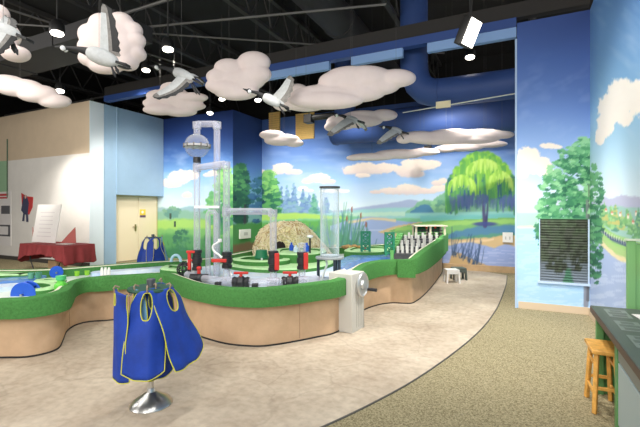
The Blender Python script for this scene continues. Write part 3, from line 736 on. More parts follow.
goose('right one of two small geese before the mural, nearest the wide flat cloud', 8.2, (383,127), (392,129), (402,132), (408,134), [((395,130),(387,135),(375,145),9,-.2),((397,129),(405,132),(413,138),6,.35)], [((400,133),(403,138))], big=False)

# ---------------------------------------------------------------- wooden panels and projector under the ceiling
wood = mat('panel_wood', (206,168,96), .6, var=.1, scale=9)
for px0, px1, y0, y1, lab in ((267,281,112,143,'left one of two slatted wooden panels high on the mural wall'),(293,316,113,139,'right one of two slatted wooden panels high on the mural wall, behind the projector')):
    d = DY((px0+px1)/2, YM-.06); a = P(px0,y0,d); c = P(px1,y1,d); x0 = a.x; x1 = c.x
    t = thing('wooden_shutter', lab, 'shutter', ((x0+x1)/2, YM-.05, c.z), 'wooden panels high on the mural wall')
    b = MB(); b.span(x0,x1,YM-.04,YM,c.z,a.z); b.build('backing', wood, t)
    n = 14
    for i in range(1):
        b = MB()
        for j in range(n):
            z = c.z+(a.z-c.z)*(j+.5)/n; b.span(x0,x1,YM-.06,YM-.04,z-.022,z+.022)
        b.build('slats', mat('panel_slat', (224,186,108), .55), t)
v = P(309,119,9.5)
t = thing('projector', 'black projector hanging in front of the right wooden panel', 'projector', v, )
b = MB(); b.box(v,(.2,.2,.2)); b.build('body', mat('lamp_black',(24,24,24),.5), t, bevel=.01)
b = MB(); b.cyl(v+Vector((.05,0,.02)), v+Vector((.62,.08,.04)), .07, .08, 20); b.build('barrel', mat('lamp_black',(24,24,24),.5), t)
b = MB(); b.cyl(v+Vector((0,0,.1)), (v.x,v.y,6.3), .015, n=8); b.build('stem', dsteel, t)
v = P(428,148,10.2)
b = MB(); b.box(v,(.16,.16,.12)); b.cyl(v+Vector((0,0,.05)),(v.x,v.y,3.5),.01,n=6); tag(b.build('loudspeaker', mat('lamp_black',(24,24,24),.5), org=v), 'little black loudspeaker hanging between the thin clouds', 'speaker')

# ---------------------------------------------------------------- left side: doors, folding table, posters
t = thing('door_1', 'x', 'door', (-11,8.98,0)); del t['label']; del t['category']; t['kind'] = 'structure'
cream = mat('door_cream', (240,222,192), .55); frm = mat('door_frame', (214,198,150), .55)
y0, y1 = 8.16, 9.74
b = MB(); b.span(-11.02,-10.98,y0-.05,y0,0,2.06); b.span(-11.02,-10.98,y1,y1+.03,0,2.06); b.span(-11.02,-10.98,y0,y1,2.02,2.06); b.build('door_frame', frm, t)
for a, c in ((y0,y0+.84),(y0+.85,y1)):
    b = MB(); b.span(-11.02,-10.985,a+.005,c-.005,.01,2.015); b.build('door_leaf', cream, t, bevel=.004)
b = MB(); b.span(-10.985,-10.97,y0+.71,y0+.76,.92,1.14); b.cyl((-10.97,y0+.735,1.06),(-10.93,y0+.735,1.06),.012,n=10); b.cyl((-10.93,y0+.735,1.06),(-10.93,y0+.6,1.06),.012,n=10); b.build('door_handle', mat('brass', (170,150,110), .35, 1), t)
b = MB(); b.use(0).span(-10.985,-10.975,y0+.9,y0+1.12,1.42,1.62); b.use(1).span(-10.974,-10.972,y0+.9,y0+1.12,1.36,1.43); b.use(2).ball((-10.974,y0+1.0,1.53),.045,12,(.1,1,1)); b.build('door_sign', [mat('sign_yellow',(236,206,70),.5), mat('sign_purple',(110,80,110),.5), mat('sign_white',(240,240,230),.5)], t)
b = MB()
for z in (.25,1.0,1.8): b.cyl((-10.978,y0+.01,z-.05),(-10.978,y0+.01,z+.05),.012,n=8)
b.build('hinge', mat('brass', (170,150,110), .35, 1), t)

red = mat('cloth_red', (146,56,58), .85, var=.06, scale=5)
X0, X1, Y0, Y1 = -11.42, -9.61, 5.79, 6.58
t = thing('folding_table', 'folding table with black legs beneath a red cloth at the left wall', 'table', ((X0+X1)/2,(Y0+Y1)/2,0))
b = MB(); b.span(X0+.03,X1-.03,Y0+.03,Y1-.03,.70,.735); b.build('tabletop', mat('table_grey',(150,146,140),.6), t, bevel=.01)
lg = mat('black_metal', (30,30,32), .4)
for x in (X0+.28, X1-.28):
    for y in (Y0+.1, Y1-.1):
        b = MB(); b.tube([(x,y,.7),(x,y,.35),(x+(.18 if x < -10.5 else -.18),y,.02),(x+(.26 if x < -10.5 else -.26),y,.02)], .014, 8); b.build('leg', lg, t)
def drape():
    mb = MB(); nu = 160; per = 2*((X1-X0)+(Y1-Y0)); rows = 12; vs = []; fs = []
    def edge(s):
        s = s % per
        if s < X1-X0: return X0+s, Y0, 0, -1
        s -= X1-X0
        if s < Y1-Y0: return X1, Y0+s, 1, 0
        s -= Y1-Y0
        if s < X1-X0: return X1-s, Y1, 0, 1
        return X0, Y1-(s-(X1-X0)), -1, 0
    for j in range(rows+1):
        v = j/rows
        for i in range(nu):
            s = per*i/nu; x, y, nx, ny = edge(s)
            end = abs(nx) > .5
            drop = (.46 if end else .27) + .03*math.sin(s*5)
            cr = min(min(abs(x-X0),abs(x-X1))+ (0 if not end else 9), min(abs(y-Y0),abs(y-Y1)) + (9 if not end else 0))
            drop += .16*max(0, 1-cr/.25)*(0 if end else 1)
            f = .035*v*(math.sin(s*17)+.6*math.sin(s*31+1)) + .03*v
            vs.append((x+nx*f, y+ny*f, .745-drop*v**1.05))
    for j in range(rows):
        for i in range(nu): fs.append((j*nu+i, j*nu+(i+1)%nu, (j+1)*nu+(i+1)%nu, (j+1)*nu+i))
    fs.append(tuple(range(nu))); mb.add(vs, fs)
    o = mb.build('tablecloth', red, org=((X0+X1)/2,(Y0+Y1)/2,.745), smooth=60)
    so = o.modifiers.new('thick','SOLIDIFY'); so.thickness = .004
    return tag(o, 'dark red cloth draped over the folding table', 'tablecloth')
drape()
# display board with a folded side wing
t = thing('display_board', 'white display board with faint print and red side wings on the red table', 'board', (-11.0,6.2,.75))
Mx = Matrix.Rotation(R(-9),3,'X')
c = Vector((-11.06,6.16,.755)); b = MB()
b.box(c+Mx@Vector((0,0,.5)), (1.02,.02,1.0), Mx); b.build('panel', mat('board_white',(240,236,232),.7), t)
b = MB()
for j in range(7): b.box(c+Mx@Vector((-.02,-.0112,.16+.105*j)), (.62-.05*(j%3),.001,.016), Mx)
b.build('print', mat('print_grey',(218,210,210),.7), t)
for sx in (-1,1):
    b = MB(); x = c.x+sx*.51; vs = [(x,6.17,.752),(x+sx*.36,6.42,.752),(x,6.17,1.15 if sx < 0 else 1.15)]
    if sx > 0: vs = [(x-.02,6.3,.752),(x+.42,6.42,.752),(x+.42,6.40,1.16)]
    n = Vector((0,.012,0)); vs = [Vector(q) for q in vs]; vs += [q+n for q in vs]
    b.add(vs, [(0,1,2),(5,4,3),(0,1,4,3),(1,2,5,4),(2,0,3,5)]); b.build('side_wing', mat('wing_red',(176,96,90),.8), t)
b = MB(); b.span(-10.35,-9.95,6.05,6.3,.748,.754); tag(b.build('paper_sheet', mat('paper',(236,232,226),.8), org=(-10.15,6.17,.748)), 'white sheet of paper lying on the red table', 'paper')
b = MB(); b.span(-10.85,-10.5,6.15,6.45,0,.3); tag(b.build('cardboard_box', mat('card',(206,170,128),.85), org=(-10.7,6.3,0), bevel=.01), 'small tan cardboard box on the floor under the red table', 'box')
def onleft(px, py): d = DY(px, YW-.01); v = P(px,py,d); return v.x, v.z
def poster(label, px0, py0, px1, py1, base, marks, name='poster'):
    x0, z1 = onleft(px0,py0); x1, z0 = onleft(px1,py1)
    t = thing(name, label, 'poster', ((x0+x1)/2, YW, z0)); b = MB(); b.span(x0,x1,YW-.012,YW,z0,z1); b.build('sheet', base, t)
    for nm, m, L in marks:
        b = MB()
        for (u0,v0,u1,v1) in L: b.span(x0+(x1-x0)*u0, x0+(x1-x0)*u1, YW-.014, YW-.0125, z1+(z0-z1)*v0, z1+(z0-z1)*v1)
        b.build(nm, m, t)
pr = mat('print_red',(190,60,60),.7); pk = mat('print_black',(96,96,100),.7); pb = mat('print_blue',(50,80,140),.7); pp = mat('poster_paper',(226,222,220),.75)
poster('white poster with red heading and a black ring, cut off by the left edge', -22,192,11,246, pp, [('heading',pr,[(.5,.05,.92,.09),(.55,.11,.9,.14)]),('picture',pk,[(.72,.27,.97,.42)]),('ring',pk,[(.62,.62,.95,.65),(.62,.8,.95,.83),(.6,.62,.66,.83),(.92,.62,.98,.83)])])
x0, z1 = onleft(20,193); x1, z0 = onleft(33,222)
t = thing('cutout_poster', 'cut-out poster of a dark figure on a red patch, left of the display board', 'poster', ((x0+x1)/2,YW,z0))
b = MB(); zz = lambda v: z1+(z0-z1)*v; xx = lambda u: x0+(x1-x0)*u
def plate(b, pts, y0, y1):
    n = len(pts); vs = [(xx(u), y0, zz(v)) for u,v in pts]+[(xx(u), y1, zz(v)) for u,v in pts]
    b.add(vs, [tuple(range(n)), tuple(range(2*n-1,n-1,-1))]+[(i,(i+1)%n,(i+1)%n+n,i+n) for i in range(n)])
plate(b, [(.1,.0),(.5,.12),(1,.15),(.95,.5),(.7,.75),(.35,.7),(.15,.4)], YW-.012, YW); b.build('red_patch', pr, t)
b = MB(); plate(b, [(.3,.1),(.5,.08),(.6,.2),(.7,.35),(.62,.7),(.66,1),(.5,1),(.48,.75),(.38,.75),(.34,.98),(.18,.97),(.26,.7),(.1,.6),(.2,.35)], YW-.016, YW-.0125); b.build('figure', mat('figure_blue',(62,66,92),.7), t)
b = MB(); b.ball((xx(.45), YW-.018, zz(.14)), .05, 12, (1,.1,1.2)); b.build('figure_head', mat('skin_print',(214,170,150),.7), t)
b = MB(); b.tube([(P(8,120,13).x,YW-.02,3.9),(P(8,120,13).x,YW-.02,2.0)], .02, 8); tag(b.build('hanging_cable', mat('cable_green',(90,110,90),.6), org=(P(8,120,13).x,YW-.02,2)), 'thin dark cable running down the tan wall at far left', 'cable')
# ---------------------------------------------------------------- the water table
front = [(-210,282,5.3),(-150,296,4.55),(-90,301,4.25),(-40,301.5,4.2),(0,300,4.2),(22,299,4.22),(43,296,4.32),(60,292.5,4.47),(70,289,4.66),(73.5,285.5,4.95),(77,281.8,5.32),(87,278.5,5.58),(105,276.5,5.65),(118,276,5.72),(135,275,5.78),(153,274,5.82),(163,274,5.76),(170,276.5,5.52),(178,279.5,5.28),(187,282.5,5.05),(200,285.5,4.85),(220,288,4.66),(240,289,4.58),(260,289,4.56),(280,287.5,4.63),(300,285.5,4.75),(320,283,4.9),(340,280,5.08),(354,274.5,5.45),(362,268.5,5.9),(370,263.5,6.3),(382,260.8,6.6),(393,260,6.73),(403,260,6.71),(412,259.3,6.70),(418,257.3,6.76),(422,254.3,6.92),(427,250.3,7.2),(433,246,7.75),(440,241,8.7),(446.5,236,10.3)]
back = [(441,.95,10.7),(425,.86,10.7),(404,.78,10.5),(388,.74,10.35),(365,.72,10.1),(335,.7,9.8),(300,.69,9.75),(262,.68,9.7),(245,.68,9.1),(225,.68,8.3),(203,.68,7.7),(182,.68,7.45),(160,.68,7.28),(130,.675,7.05),(95,.67,6.75),(60,.67,6.45),(20,.67,6.32),(-40,.67,6.35),(-110,.67,6.5),(-190,.67,6.5)]
ctl = [P(*q) for q in front]
for px, h, d in back:
    x, y = room((px-HX)*d/FOC, d); ctl.append(Vector((x, y, h)))
OUT = spline(ctl, 5, True)
def offset(poly, dist):
    n = len(poly); area = sum(poly[i].x*poly[(i+1)%n].y-poly[(i+1)%n].x*poly[i].y for i in range(n)); sg = 1 if area > 0 else -1
    out = []
    for i in range(n):
        t = (poly[(i+2)%n]-poly[(i-2)%n]); t.z = 0; t.normalize()
        out.append(poly[i] + Vector((-t.y, t.x, 0))*sg*dist)
    return out
NO = len(OUT)
def lip_of(p):
    px, _ = pix(p.x, p.y, p.z); return p.z - float(np.interp(px, [100,200,300,370,420], [.45,.485,.485,.50,.52]))
table_c = Vector((-3.6, 5.2, 0))
t_table = thing('water_table', 'large winding water table with green carpeted rim and tan stone base', 'water table', table_c)
green = mat('green_carpet', (76,132,70), .92, var=.1, scale=40, bump=.35, bscale=160, spec=.15)
paleg = mat('pale_green', (176,216,158), .8, var=.08, scale=9)
cream_e = mat('basin_edge', (222,220,196), .7, var=.05, scale=10)
in1, in2 = offset(OUT, .12), offset(OUT, .165)
mb = MB(); rings = []
for i, p in enumerate(OUT):
    L = lip_of(p)
    rings.append([Vector((p.x,p.y,p.z-L)) + (in2[i]-p)*.35*Vector((1,1,0)).x if 0 else Vector((p.x,p.y,p.z-L)), Vector((p.x,p.y,p.z-.03)), p+(in1[i]-p)*.1+Vector((0,0,-.006)), p+(in1[i]-p)*.28, Vector((in1[i].x,in1[i].y,p.z)), Vector((in2[i].x,in2[i].y,p.z-.01)), Vector((in2[i].x,in2[i].y,p.z-.17)), Vector((in2[i].x,in2[i].y,p.z-L))])
K = 8
vs = [v for r in rings for v in r]; fs = []; ks = []
for i in range(NO):
    j = (i+1) % NO
    for k in range(K):
        mb.use(1 if k == 4 else 0); 
        fs.append(((i*K+k, i*K+(k+1)%K, j*K+(k+1)%K, j*K+k), mb.k))
mb.v = [tuple(v) for v in vs]; mb.f = [f for f, _ in fs]; mb.m = [k for _, k in fs]
mb.build('rim', [green, cream_e], t_table, smooth=40)
def ring_wall(name, poly, z0f, z1f, m, inset=0):
    b = MB(); n = len(poly); inn = offset(poly, .05)
    vs = []
    for i, p in enumerate(poly): vs += [(p.x,p.y,z0f(i)),(p.x,p.y,z1f(i)),(inn[i].x,inn[i].y,z1f(i)),(inn[i].x,inn[i].y,z0f(i))]
    fs = []
    for i in range(n):
        j = (i+1) % n
        for k in range(4): fs.append((i*4+k, i*4+(k+1)%4, j*4+(k+1)%4, j*4+k))
    b.add(vs, fs); return b.build(name, m, t_table, smooth=40)
stone = mat('stone_base', (214,182,148), .75, c2=(192,160,128), scale=2.6, bump=.1, bscale=12)
BASE = offset(OUT, .11)
ring_wall('base', BASE, lambda i: .0, lambda i: OUT[i].z-lip_of(OUT[i])+.03, stone)
ring_wall('toe_kick', offset(OUT, .103), lambda i: .004, lambda i: .022, mat('toe_black', (40,38,38), .7))
SE = offset(OUT, .108); last = -99
for i in range(43*5):
    px, py = pix(SE[i].x, SE[i].y, .2)
    if any(abs(px-q) < 1.2 for q in (69, 300, 130)) and i-last > 8:
        last = i; p = SE[i]; b = MB(); b.span(p.x-.003,p.x+.003,p.y-.003,p.y+.003,.04,OUT[i].z-lip_of(OUT[i])); b.build('panel_seam', mat('seam', (176,146,118), .8), t_table)
bout, binn = offset(OUT, -.075), offset(OUT, .04)
sel = [i for i, p in enumerate(OUT[:NO//2+20]) if 397 < pix(p.x,p.y,p.z)[0] < 420.5 and pix(p.x,p.y,p.z)[1] > 250]
poly = [(bout[i].x,bout[i].y) for i in sel] + [(binn[i].x,binn[i].y) for i in reversed(sel)]
b = MB(); b.prism(poly, .475, OUT[sel[len(sel)//2]].z+.004); b.build('rim_bulge', green, t_table, bevel=.012)
# basin floor
basin_m = mat('basin_floor', (226,232,226), .55, c2=(204,222,212), scale=2.2)
b = MB(); b.prism([(p.x,p.y) for p in in2], .50, .54); b.build('basin', basin_m, t_table, smooth=0)
def water(nm, a, tint):
    m = clear(nm, tint, a, .06); return m
wblue = mat('water_blue', (104,146,214), .12, var=.06, scale=5, bump=.25, bscale=9)
wpale = mat('water_pale', (178,206,244), .4, c2=(242,245,248), scale=2.5, bump=.2, bscale=8)
def pool(pts, h, m, z0=.53):
    q = spline([G(px,py,h) for px,py in pts], 5, True)
    b = MB(); b.prism([(v.x,v.y) for v in q], z0, h); return b.build('water', m, t_table, smooth=0)
pool([(190,276),(205,280),(230,283.5),(260,284),(290,282),(315,280),(338,276.5),(346,270),(335,266),(300,268),(262,268),(225,266),(203,267)], .60, wpale)
pool([(338,268),(352,262),(368,258),(386,257),(398,257),(397,253),(385,252.5),(372,253),(352,255),(338,261)], .64, wblue)
pool([(392,257.5),(412,256.5),(408,251),(394,251)], .66, wpale)
pool([(-20,283),(8,281),(30,278.5),(45,277),(44,275),(24,276),(0,278),(-30,280)], .60, wblue)
pool([(-20,289),(5,287),(20,285),(18,283),(0,284),(-25,286)], .60, wpale)
pool([(95,273.5),(130,270.5),(165,267.5),(164,266),(130,268.5),(95,271)], .60, wpale)
# raised green islands inside the table
def island(pts, h, lip, top=paleg, z0=.54, recess=None):
    q = spline([G(px,py,h) for px,py in pts], 6, True); inn = offset(q, .13); n = len(q)
    b = MB(); vs = []
    for i, p in enumerate(q): vs += [(p.x,p.y,z0),(p.x,p.y,h-.02),(p.x*.85+inn[i].x*.15,p.y*.85+inn[i].y*.15,h),(inn[i].x,inn[i].y,h),(inn[i].x,inn[i].y,h-lip)]
    fs = []
    for i in range(n):
        j = (i+1) % n
        for k in range(4): fs.append((i*5+k, i*5+k+1, j*5+k+1, j*5+k))
    o = len(vs); 
    for q, f in enumerate(fs): b.f.append(f); b.m.append(1 if q % 4 in (1,2) else 0)
    b.v += [tuple(v) for v in vs]
    tri = tessellate_polygon([[Vector((v.x,v.y,0)) for v in inn]])
    b.use(2).add([(v.x,v.y,h-lip) for v in inn], [tuple(r) for r in tri])
    return b.build('island', [green, paleg, top], t_table, smooth=40)
island([(222,262),(235,266),(262,268.5),(295,268.5),(320,266),(333,262),(330,258.5),(312,256.5),(280,256),(248,256.5),(230,258.5)], .67, .04)
island([(233,259),(255,261),(275,260.5),(289,259),(288,256.5),(270,255.5),(246,256)], .72, .04, green)
island([(274,252.5),(292,254),(312,253.5),(326,251),(322,248.5),(300,247.5),(278,248.5)], .80, .03, paleg)
island([(344,250),(360,251.5),(382,251),(392,248),(380,246.5),(355,246.5)], .72, .03, paleg)
island([(160,268),(178,270.5),(190,271.5),(196,269),(186,265.5),(168,264.5)], .66, .03, paleg)
island([(-30,276),(0,274.5),(22,274),(30,273),(10,272),(-30,273)], .64, .02, paleg)
island([(20,287.5),(38,289.5),(58,286.5),(62,283.5),(50,281.5),(30,282.5)], .62, .05, green)
island([(34,281.5),(50,281),(64,279.5),(66,278),(52,277.6),(36,279)], .61, .02, green)

# ---------------------------------------------------------------- stepped cascade with pegs and shelter
cas = thing('cascade', 'stepped dark cascade with rows of white pegs and green roofed shelter on the table', 'cascade', G(410,256,.72))
A = G(394,256,.70); Bq = G(419,255.5,.72)
x, y = room((445-HX)*10.15/FOC, 10.15); Cq = Vector((x,y,.93)); x, y = room((404-HX)*10.15/FOC, 10.15); Dq = Vector((x,y,.93))
dark_bed = mat('cascade_bed', (66,66,70), .45, var=.2, scale=12)
NS = 7
def qpt(u, v): return (A*(1-u)+Bq*u)*(1-v)+(Dq*(1-u)+Cq*u)*v
for j in range(NS):
    v0, v1 = j/NS, (j+1)/NS; z = .73+.24*(j+.4)/NS
    b = MB(); p = [qpt(0.0,v0),qpt(1,v0),qpt(1,v1),qpt(0.0,v1)]; b.prism([(q.x,q.y) for q in p], .54, z); b.build('step', dark_bed, cas, smooth=0)
pegm = mat('peg_white', (232,230,224), .6)
for j in range(6):
    for i in range(5):
        u = .12+.18*i+(.06 if j % 2 else 0); v = (j+.45)/NS
        p = qpt(u, v); z = .73+.24*(j+.4)/NS
        b = MB(); b.box((p.x,p.y,z+.07), (.048,.048,.14)); b.build('peg', pegm, cas, bevel=.004)
for side, u0, u1 in ((0,-.16,-.01),(1,1.0,1.3)):
    for j in range(NS):
        v0, v1 = j/NS, (j+1)/NS+.02; z = .79+.24*(j+.6)/NS
        if side: v0, v1 = v0-.0, v1
        if side: u1 = 1.26-.22*v0
        p = [qpt(u0,v0),qpt(u1,v0),qpt(u1,v1),qpt(u0,v1)]
        b = MB(); b.prism([(q.x,q.y) for q in p], .56, z); b.build('side_block', mat('step_green',(104,172,98),.85), cas, bevel=.008)
p0, p1 = qpt(.34,.86), qpt(1.07,.86); ex = (p1-p0).normalized(); ey = Vector((-ex.y,ex.x,0)); L = (p1-p0).length
gsh = mat('shelter_green', (40,112,74), .6); csh = mat('shelter_cream', (226,216,190), .6)
for s_, w in ((0,0),(.5,0),(1,0)):
    for e in (0,.34):
        c = p0+ex*L*s_+ey*e; c.z = 0; b = MB(); b.span(c.x-.022,c.x+.022,c.y-.022,c.y+.022,.9,1.2); b.build('post', csh, cas)
ang = math.atan2(ex.y, ex.x); Mz = Matrix.Rotation(ang,3,'Z'); mid = (p0+p1)/2
b = MB(); c = mid+ey*.17; c.z = 1.21; b.box(c, (L+.1,.46,.025), Mz); b.build('roof', csh, cas)
b = MB(); c = mid+ey*.36; c.z = 1.12; b.box(c, (L,.02,.16), Mz); b.build('back_panel', gsh, cas)
b = MB()
for zz in (1.02,1.10): c = mid+ey*-.0; c = Vector((c.x,c.y,zz)); b.box(c, (L*.86,.02,.02), Mz)
for q in (.2,.42,.6,.8): c = p0+ex*L*q; b.box((c.x,c.y,1.03),(.02,.02,.2),Mz)
b.build('railing', mat('rail_black',(36,40,40),.5), cas)
for q in (.35,.66):
    c = p0+ex*L*q+ey*-.02; b = MB(); b.ball((c.x,c.y,1.165),.022,10); b.build('knob', mat('knob_red',(206,60,50),.4), cas)

# ---------------------------------------------------------------- lattice bridge towers
tg = mat('tower_green', (40,136,102), .5)
def tower(px0, px1, ytop, ybot, h, lab):
    d = FOC*(EYE-h)/(ybot-HY); a = P(px0,ybot,d); c = P(px1,ybot,d); H = (ybot-ytop)*d/FOC; W = (c-a).length
    o = (a+c)/2; e = (c-a).normalized(); f = Vector((-e.y,e.x,0))
    t = thing('bridge_tower', lab, 'tower', (o.x,o.y,h), 'green lattice bridge towers')
    for s_ in (-1,1):
        b = MB(); p = o+e*s_*(W/2-.022); b.box((p.x,p.y,h+H/2),(.044,.09,H),Matrix.Rotation(math.atan2(e.y,e.x),3,'Z')); b.build('leg', tg, t, bevel=.004)
    n = 3
    for j in range(n+1):
        z = h+.05+(H-.07)*j/n; b = MB(); b.box((o.x,o.y,z),(W,.06,.035),Matrix.Rotation(math.atan2(e.y,e.x),3,'Z')); b.build('crossbar', tg, t)
    for j in range(n):
        z0 = h+.05+(H-.07)*j/n; z1 = h+.05+(H-.07)*(j+1)/n
        l = o-e*(W/2-.03); r = o+e*(W/2-.03); b = MB()
        b.bar((l.x,l.y,z0),(r.x,r.y,z1),.03,.024); b.bar((l.x,l.y,z1),(r.x,r.y,z0),.03,.024); b.build('brace', tg, t)
tower(360.5,370.5,231,251.5,.72,'left one of the two green lattice bridge towers, beside the blue channel')
tower(384.5,394.5,232,255.5,.70,'right one of the two green lattice bridge towers, next to the white pegs')

# ---------------------------------------------------------------- beaver lodge of straw
lo = Vector(P(293,250,9.0)); lo.z = .54
LH, LWx, LWy = .78, .86, .52
t = thing('beaver_lodge', 'straw beaver lodge with a dark entrance at the back of the water table', 'lodge', lo)
e1 = Vector((CT,ST,0)); e2 = Vector((-ST,CT,0))
def mound(u, v):   # u around, v up 0..1
    r = math.cos(v*PI/2)**.55; hx = LWx if math.cos(u) < 0 else LWx*1.05
    skew = .9 if math.cos(u) < 0 else 1.0
    x = math.cos(u)*r*hx; y = math.sin(u)*r*LWy
    z = LH*math.sin(v*PI/2)
    if x > .1: z *= max(.12, 1-.85*((x-.1)/.85)**1.3)
    return lo + e1*(x-.02) + e2*y + Vector((0,0,z))
b = MB(); vs = []; fs = []
NU, NV = 48, 14
for j in range(NV+1):
    for i in range(NU): vs.append(mound(2*PI*i/NU, j/NV*.98))
for j in range(NV):
    for i in range(NU): fs.append((j*NU+i, j*NU+(i+1)%NU, (j+1)*NU+(i+1)%NU, (j+1)*NU+i))
fs.append(tuple(NV*NU+i for i in range(NU))); b.add(vs, fs); b.build('mound', mat('straw_core', (222,198,150), .9, var=.25, scale=30), t)
rnd = random.Random(4); b = MB()
for i in range(1900):
    u = rnd.uniform(0, 2*PI); v = rnd.random()**1.2*.95
    p = mound(u, v); q = mound(u+rnd.uniform(-.35,.35), min(1, max(0, v+rnd.uniform(-.2,.2))))
    n = (p-lo-Vector((0,0,.1))).normalized(); dd = (q-p)
    if dd.length < .01: continue
    dd = dd.normalized()*rnd.uniform(.08,.2)
    rel = p-lo; xx_ = rel.dot(e1); yy_ = rel.dot(e2)
    if yy_ < -.1 and abs(xx_+.25) < .15 and rel.z < .38: continue
    b.use(rnd.choice((0,0,0,1,2))); a0 = p+n*rnd.uniform(.0,.03)-dd/2; b.bar(a0, a0+dd, .010, .010)
o = b.build('straw', [mat('straw', (248,236,200), .8), mat('straw_light', (255,250,230), .8), mat('straw_dark', (196,164,114), .85)], t, smooth=0, fix=False); o['kind'] = 'stuff'
b = MB(); c = lo - e1*.25 - e2*(LWy*.86) + Vector((0,0,.24)); b.ball(c, .16, 20, (.9,.45,1)); b.build('entrance', mat('hole_dark', (34,26,22), .95), t)

# ---------------------------------------------------------------- clear pipe tower and manifold
cp = clear('clear_pvc', (210,210,222), .26, .3); cg = clear('clear_globe', (232,234,236), .10, .05, .38)
vb = mat('valve_black', (36,36,40), .45); vr = mat('valve_red', (206,50,44), .4)
dA = 5.85
def V(px, z, d): 
    x, y = room((px-HX)*d/FOC, d); return Vector((x,y,z))
zy = lambda py, d: EYE-(py-HY)*d/FOC
t = thing('pipe_tower', 'tall tower of clear plastic pipes with a globe and red-handled valves on the water table', 'pipes', V(225,.6,5.6))
def pipe(pts, r=.047, m=cp, n=18):
    b = MB(); b.tube(pts, r, n); return b.build('pipe', m, t, smooth=60)
def fitting(p, r=.06, h=.09, axis=(0,0,1), m=None):
    a = Vector(axis).normalized(); b = MB(); b.cyl(p-a*h/2, p+a*h/2, r, n=18); return b.build('fitting', m or cp, t)
zt = zy(124, dA)
pipe([V(197,.72,dA), V(197,zy(159,dA),dA)]); pipe([V(197,zy(134,dA),dA), V(197,zt-.03,dA), V(198,zt,dA), V(216,zt,dA), V(217,zt-.03,dA), V(217,.66,dA)])
for px in (197,217): fitting(V(px,zt-.02,dA),.062,.1)
fitting(V(197,zy(160,dA),dA),.055,.08,m=vb); fitting(V(197,zy(168,dA),dA),.06,.12); fitting(V(217,zy(166,dA),dA),.06,.12)
# globe
gc = V(197,zy(146,dA),dA); Rg = .178
b = MB(); b.ball(gc, Rg, 32); gl = b.build('globe', cg, t, smooth=80)
b = MB(); b.lathe(gc, [(Rg*.98,-.014),(Rg*1.1,-.014),(Rg*1.1,.014),(Rg*.98,.014)], 40)
f = b.build('flange', mat('flange_grey', (170,168,170), .35), gl, org=t['_o'])
for k in range(12):
    a = 2*PI*k/12; b = MB(); p = gc+Vector((math.cos(a)*Rg*1.06, math.sin(a)*Rg*1.06, 0)); b.cyl(p-Vector((0,0,.028)), p+Vector((0,0,.028)), .012, n=8); b.build('bolt', mat('bolt_grey', (110,104,100), .4, .6), gl, org=t['_o'])
b = MB()
for k in range(8):
    a = 2*PI*k/8; b.box(gc+Vector((math.cos(a)*.08,math.sin(a)*.08,0)), (.1,.004,.05), Matrix.Rotation(a,3,'Z'))
b.build('paddle_wheel', mat('paddle', (206,206,210), .4), gl, org=t['_o'])
# branch across to the second standpipe
dB = 5.6; zb = zy(164, dB)
pipe([V(197,zy(168,dA),dA), V(209,zy(166,5.75),5.75), V(224,zb,dB), V(226,zb-.02,dB), V(226.5,zb-.06,dB), V(226.5,.86,dB)])
fitting(V(226,zb-.02,dB),.062,.1)
dC = 5.4; zc = zy(211.5, dC)
pipe([V(226.5,zc,dB), V(271,zc,dC), V(273,zc-.02,dC), V(273.3,zc-.06,dC), V(273.3,.86,dC)])
fitting(V(226.5,zc,dB),.062,.14); fitting(V(272.8,zc-.02,dC),.062,.1)
pipe([V(208,.66,5.7), V(208,zy(214,5.7),5.7), V(209,zy(212,5.7),5.7), V(214,zy(212,5.7),5.7), V(216,zy(214,5.7),5.7), V(216,.66,5.7)], .036)
b = MB(); b.bar(V(194.5,zy(207,5.75),5.75), V(219.5,zy(207,5.75),5.75), .03, .035); b.build('bracket', mat('bracket_white', (240,240,240), .5), t)
# manifold along the front rim
man = spline([V(187,.655,5.85), V(198,.655,5.62), V(213,.655,5.42), V(232,.655,5.3), V(255,.655,5.22), V(280,.655,5.24), V(302,.655,5.35), V(315,.655,5.48), V(317,.63,5.52), V(317.5,.58,5.52)], 5)
pipe(man, .05)
for px, d in ((226.5,5.32),(273.3,5.23),(302,5.35)): fitting(V(px,.655,d),.062,.16,(CT,ST,0)); pipe([V(px,.66,d), V(px, .80, d+.05)], .047)
pipe([V(302,.92,5.4), V(302,zy(243,5.4),5.4)], .05)
# valves
def vvalve(px, d, z0, z1, hand):
    b = MB(); c = V(px,0,d); prof = [(.05,z0),(.068,z0),(.068,z0+.04),(.058,z0+.045),(.058,(z0+z1)/2-.04),(.072,(z0+z1)/2-.035),(.072,(z0+z1)/2+.035),(.058,(z0+z1)/2+.04),(.058,z1-.045),(.068,z1-.04),(.068,z1),(.05,z1)]
    b.lathe(c, prof, 20); v = b.build('valve', vb, t); zm = (z0+z1)/2; c = V(px,zm,d); f = Vector((ST,-CT,0)); s = Vector((CT,ST,0))
    b = MB()
    if hand == 'right': b.cyl(c, c+f*.06+s*.05, .02, n=10); b.box(c+f*.06+s*.055, (.06,.03,.22), Matrix.Rotation(TH,3,'Z'))
    elif hand == 'left': b.cyl(c, c+f*.06-s*.05, .02, n=10); b.box(c+f*.06-s*.09, (.20,.035,.045), Matrix.Rotation(TH,3,'Z'))
    else: b.cyl(c, c+f*.05-s*.08, .018, n=10); b.box(c+f*.05-s*.09, (.045,.03,.26), Matrix.Rotation(TH,3,'Z')); b.box(c+f*.05-s*.07+Vector((0,0,.12)), (.12,.04,.035), Matrix.Rotation(TH,3,'Z'))
    b.build('handle', vr, v, org=t['_o'], bevel=.006)
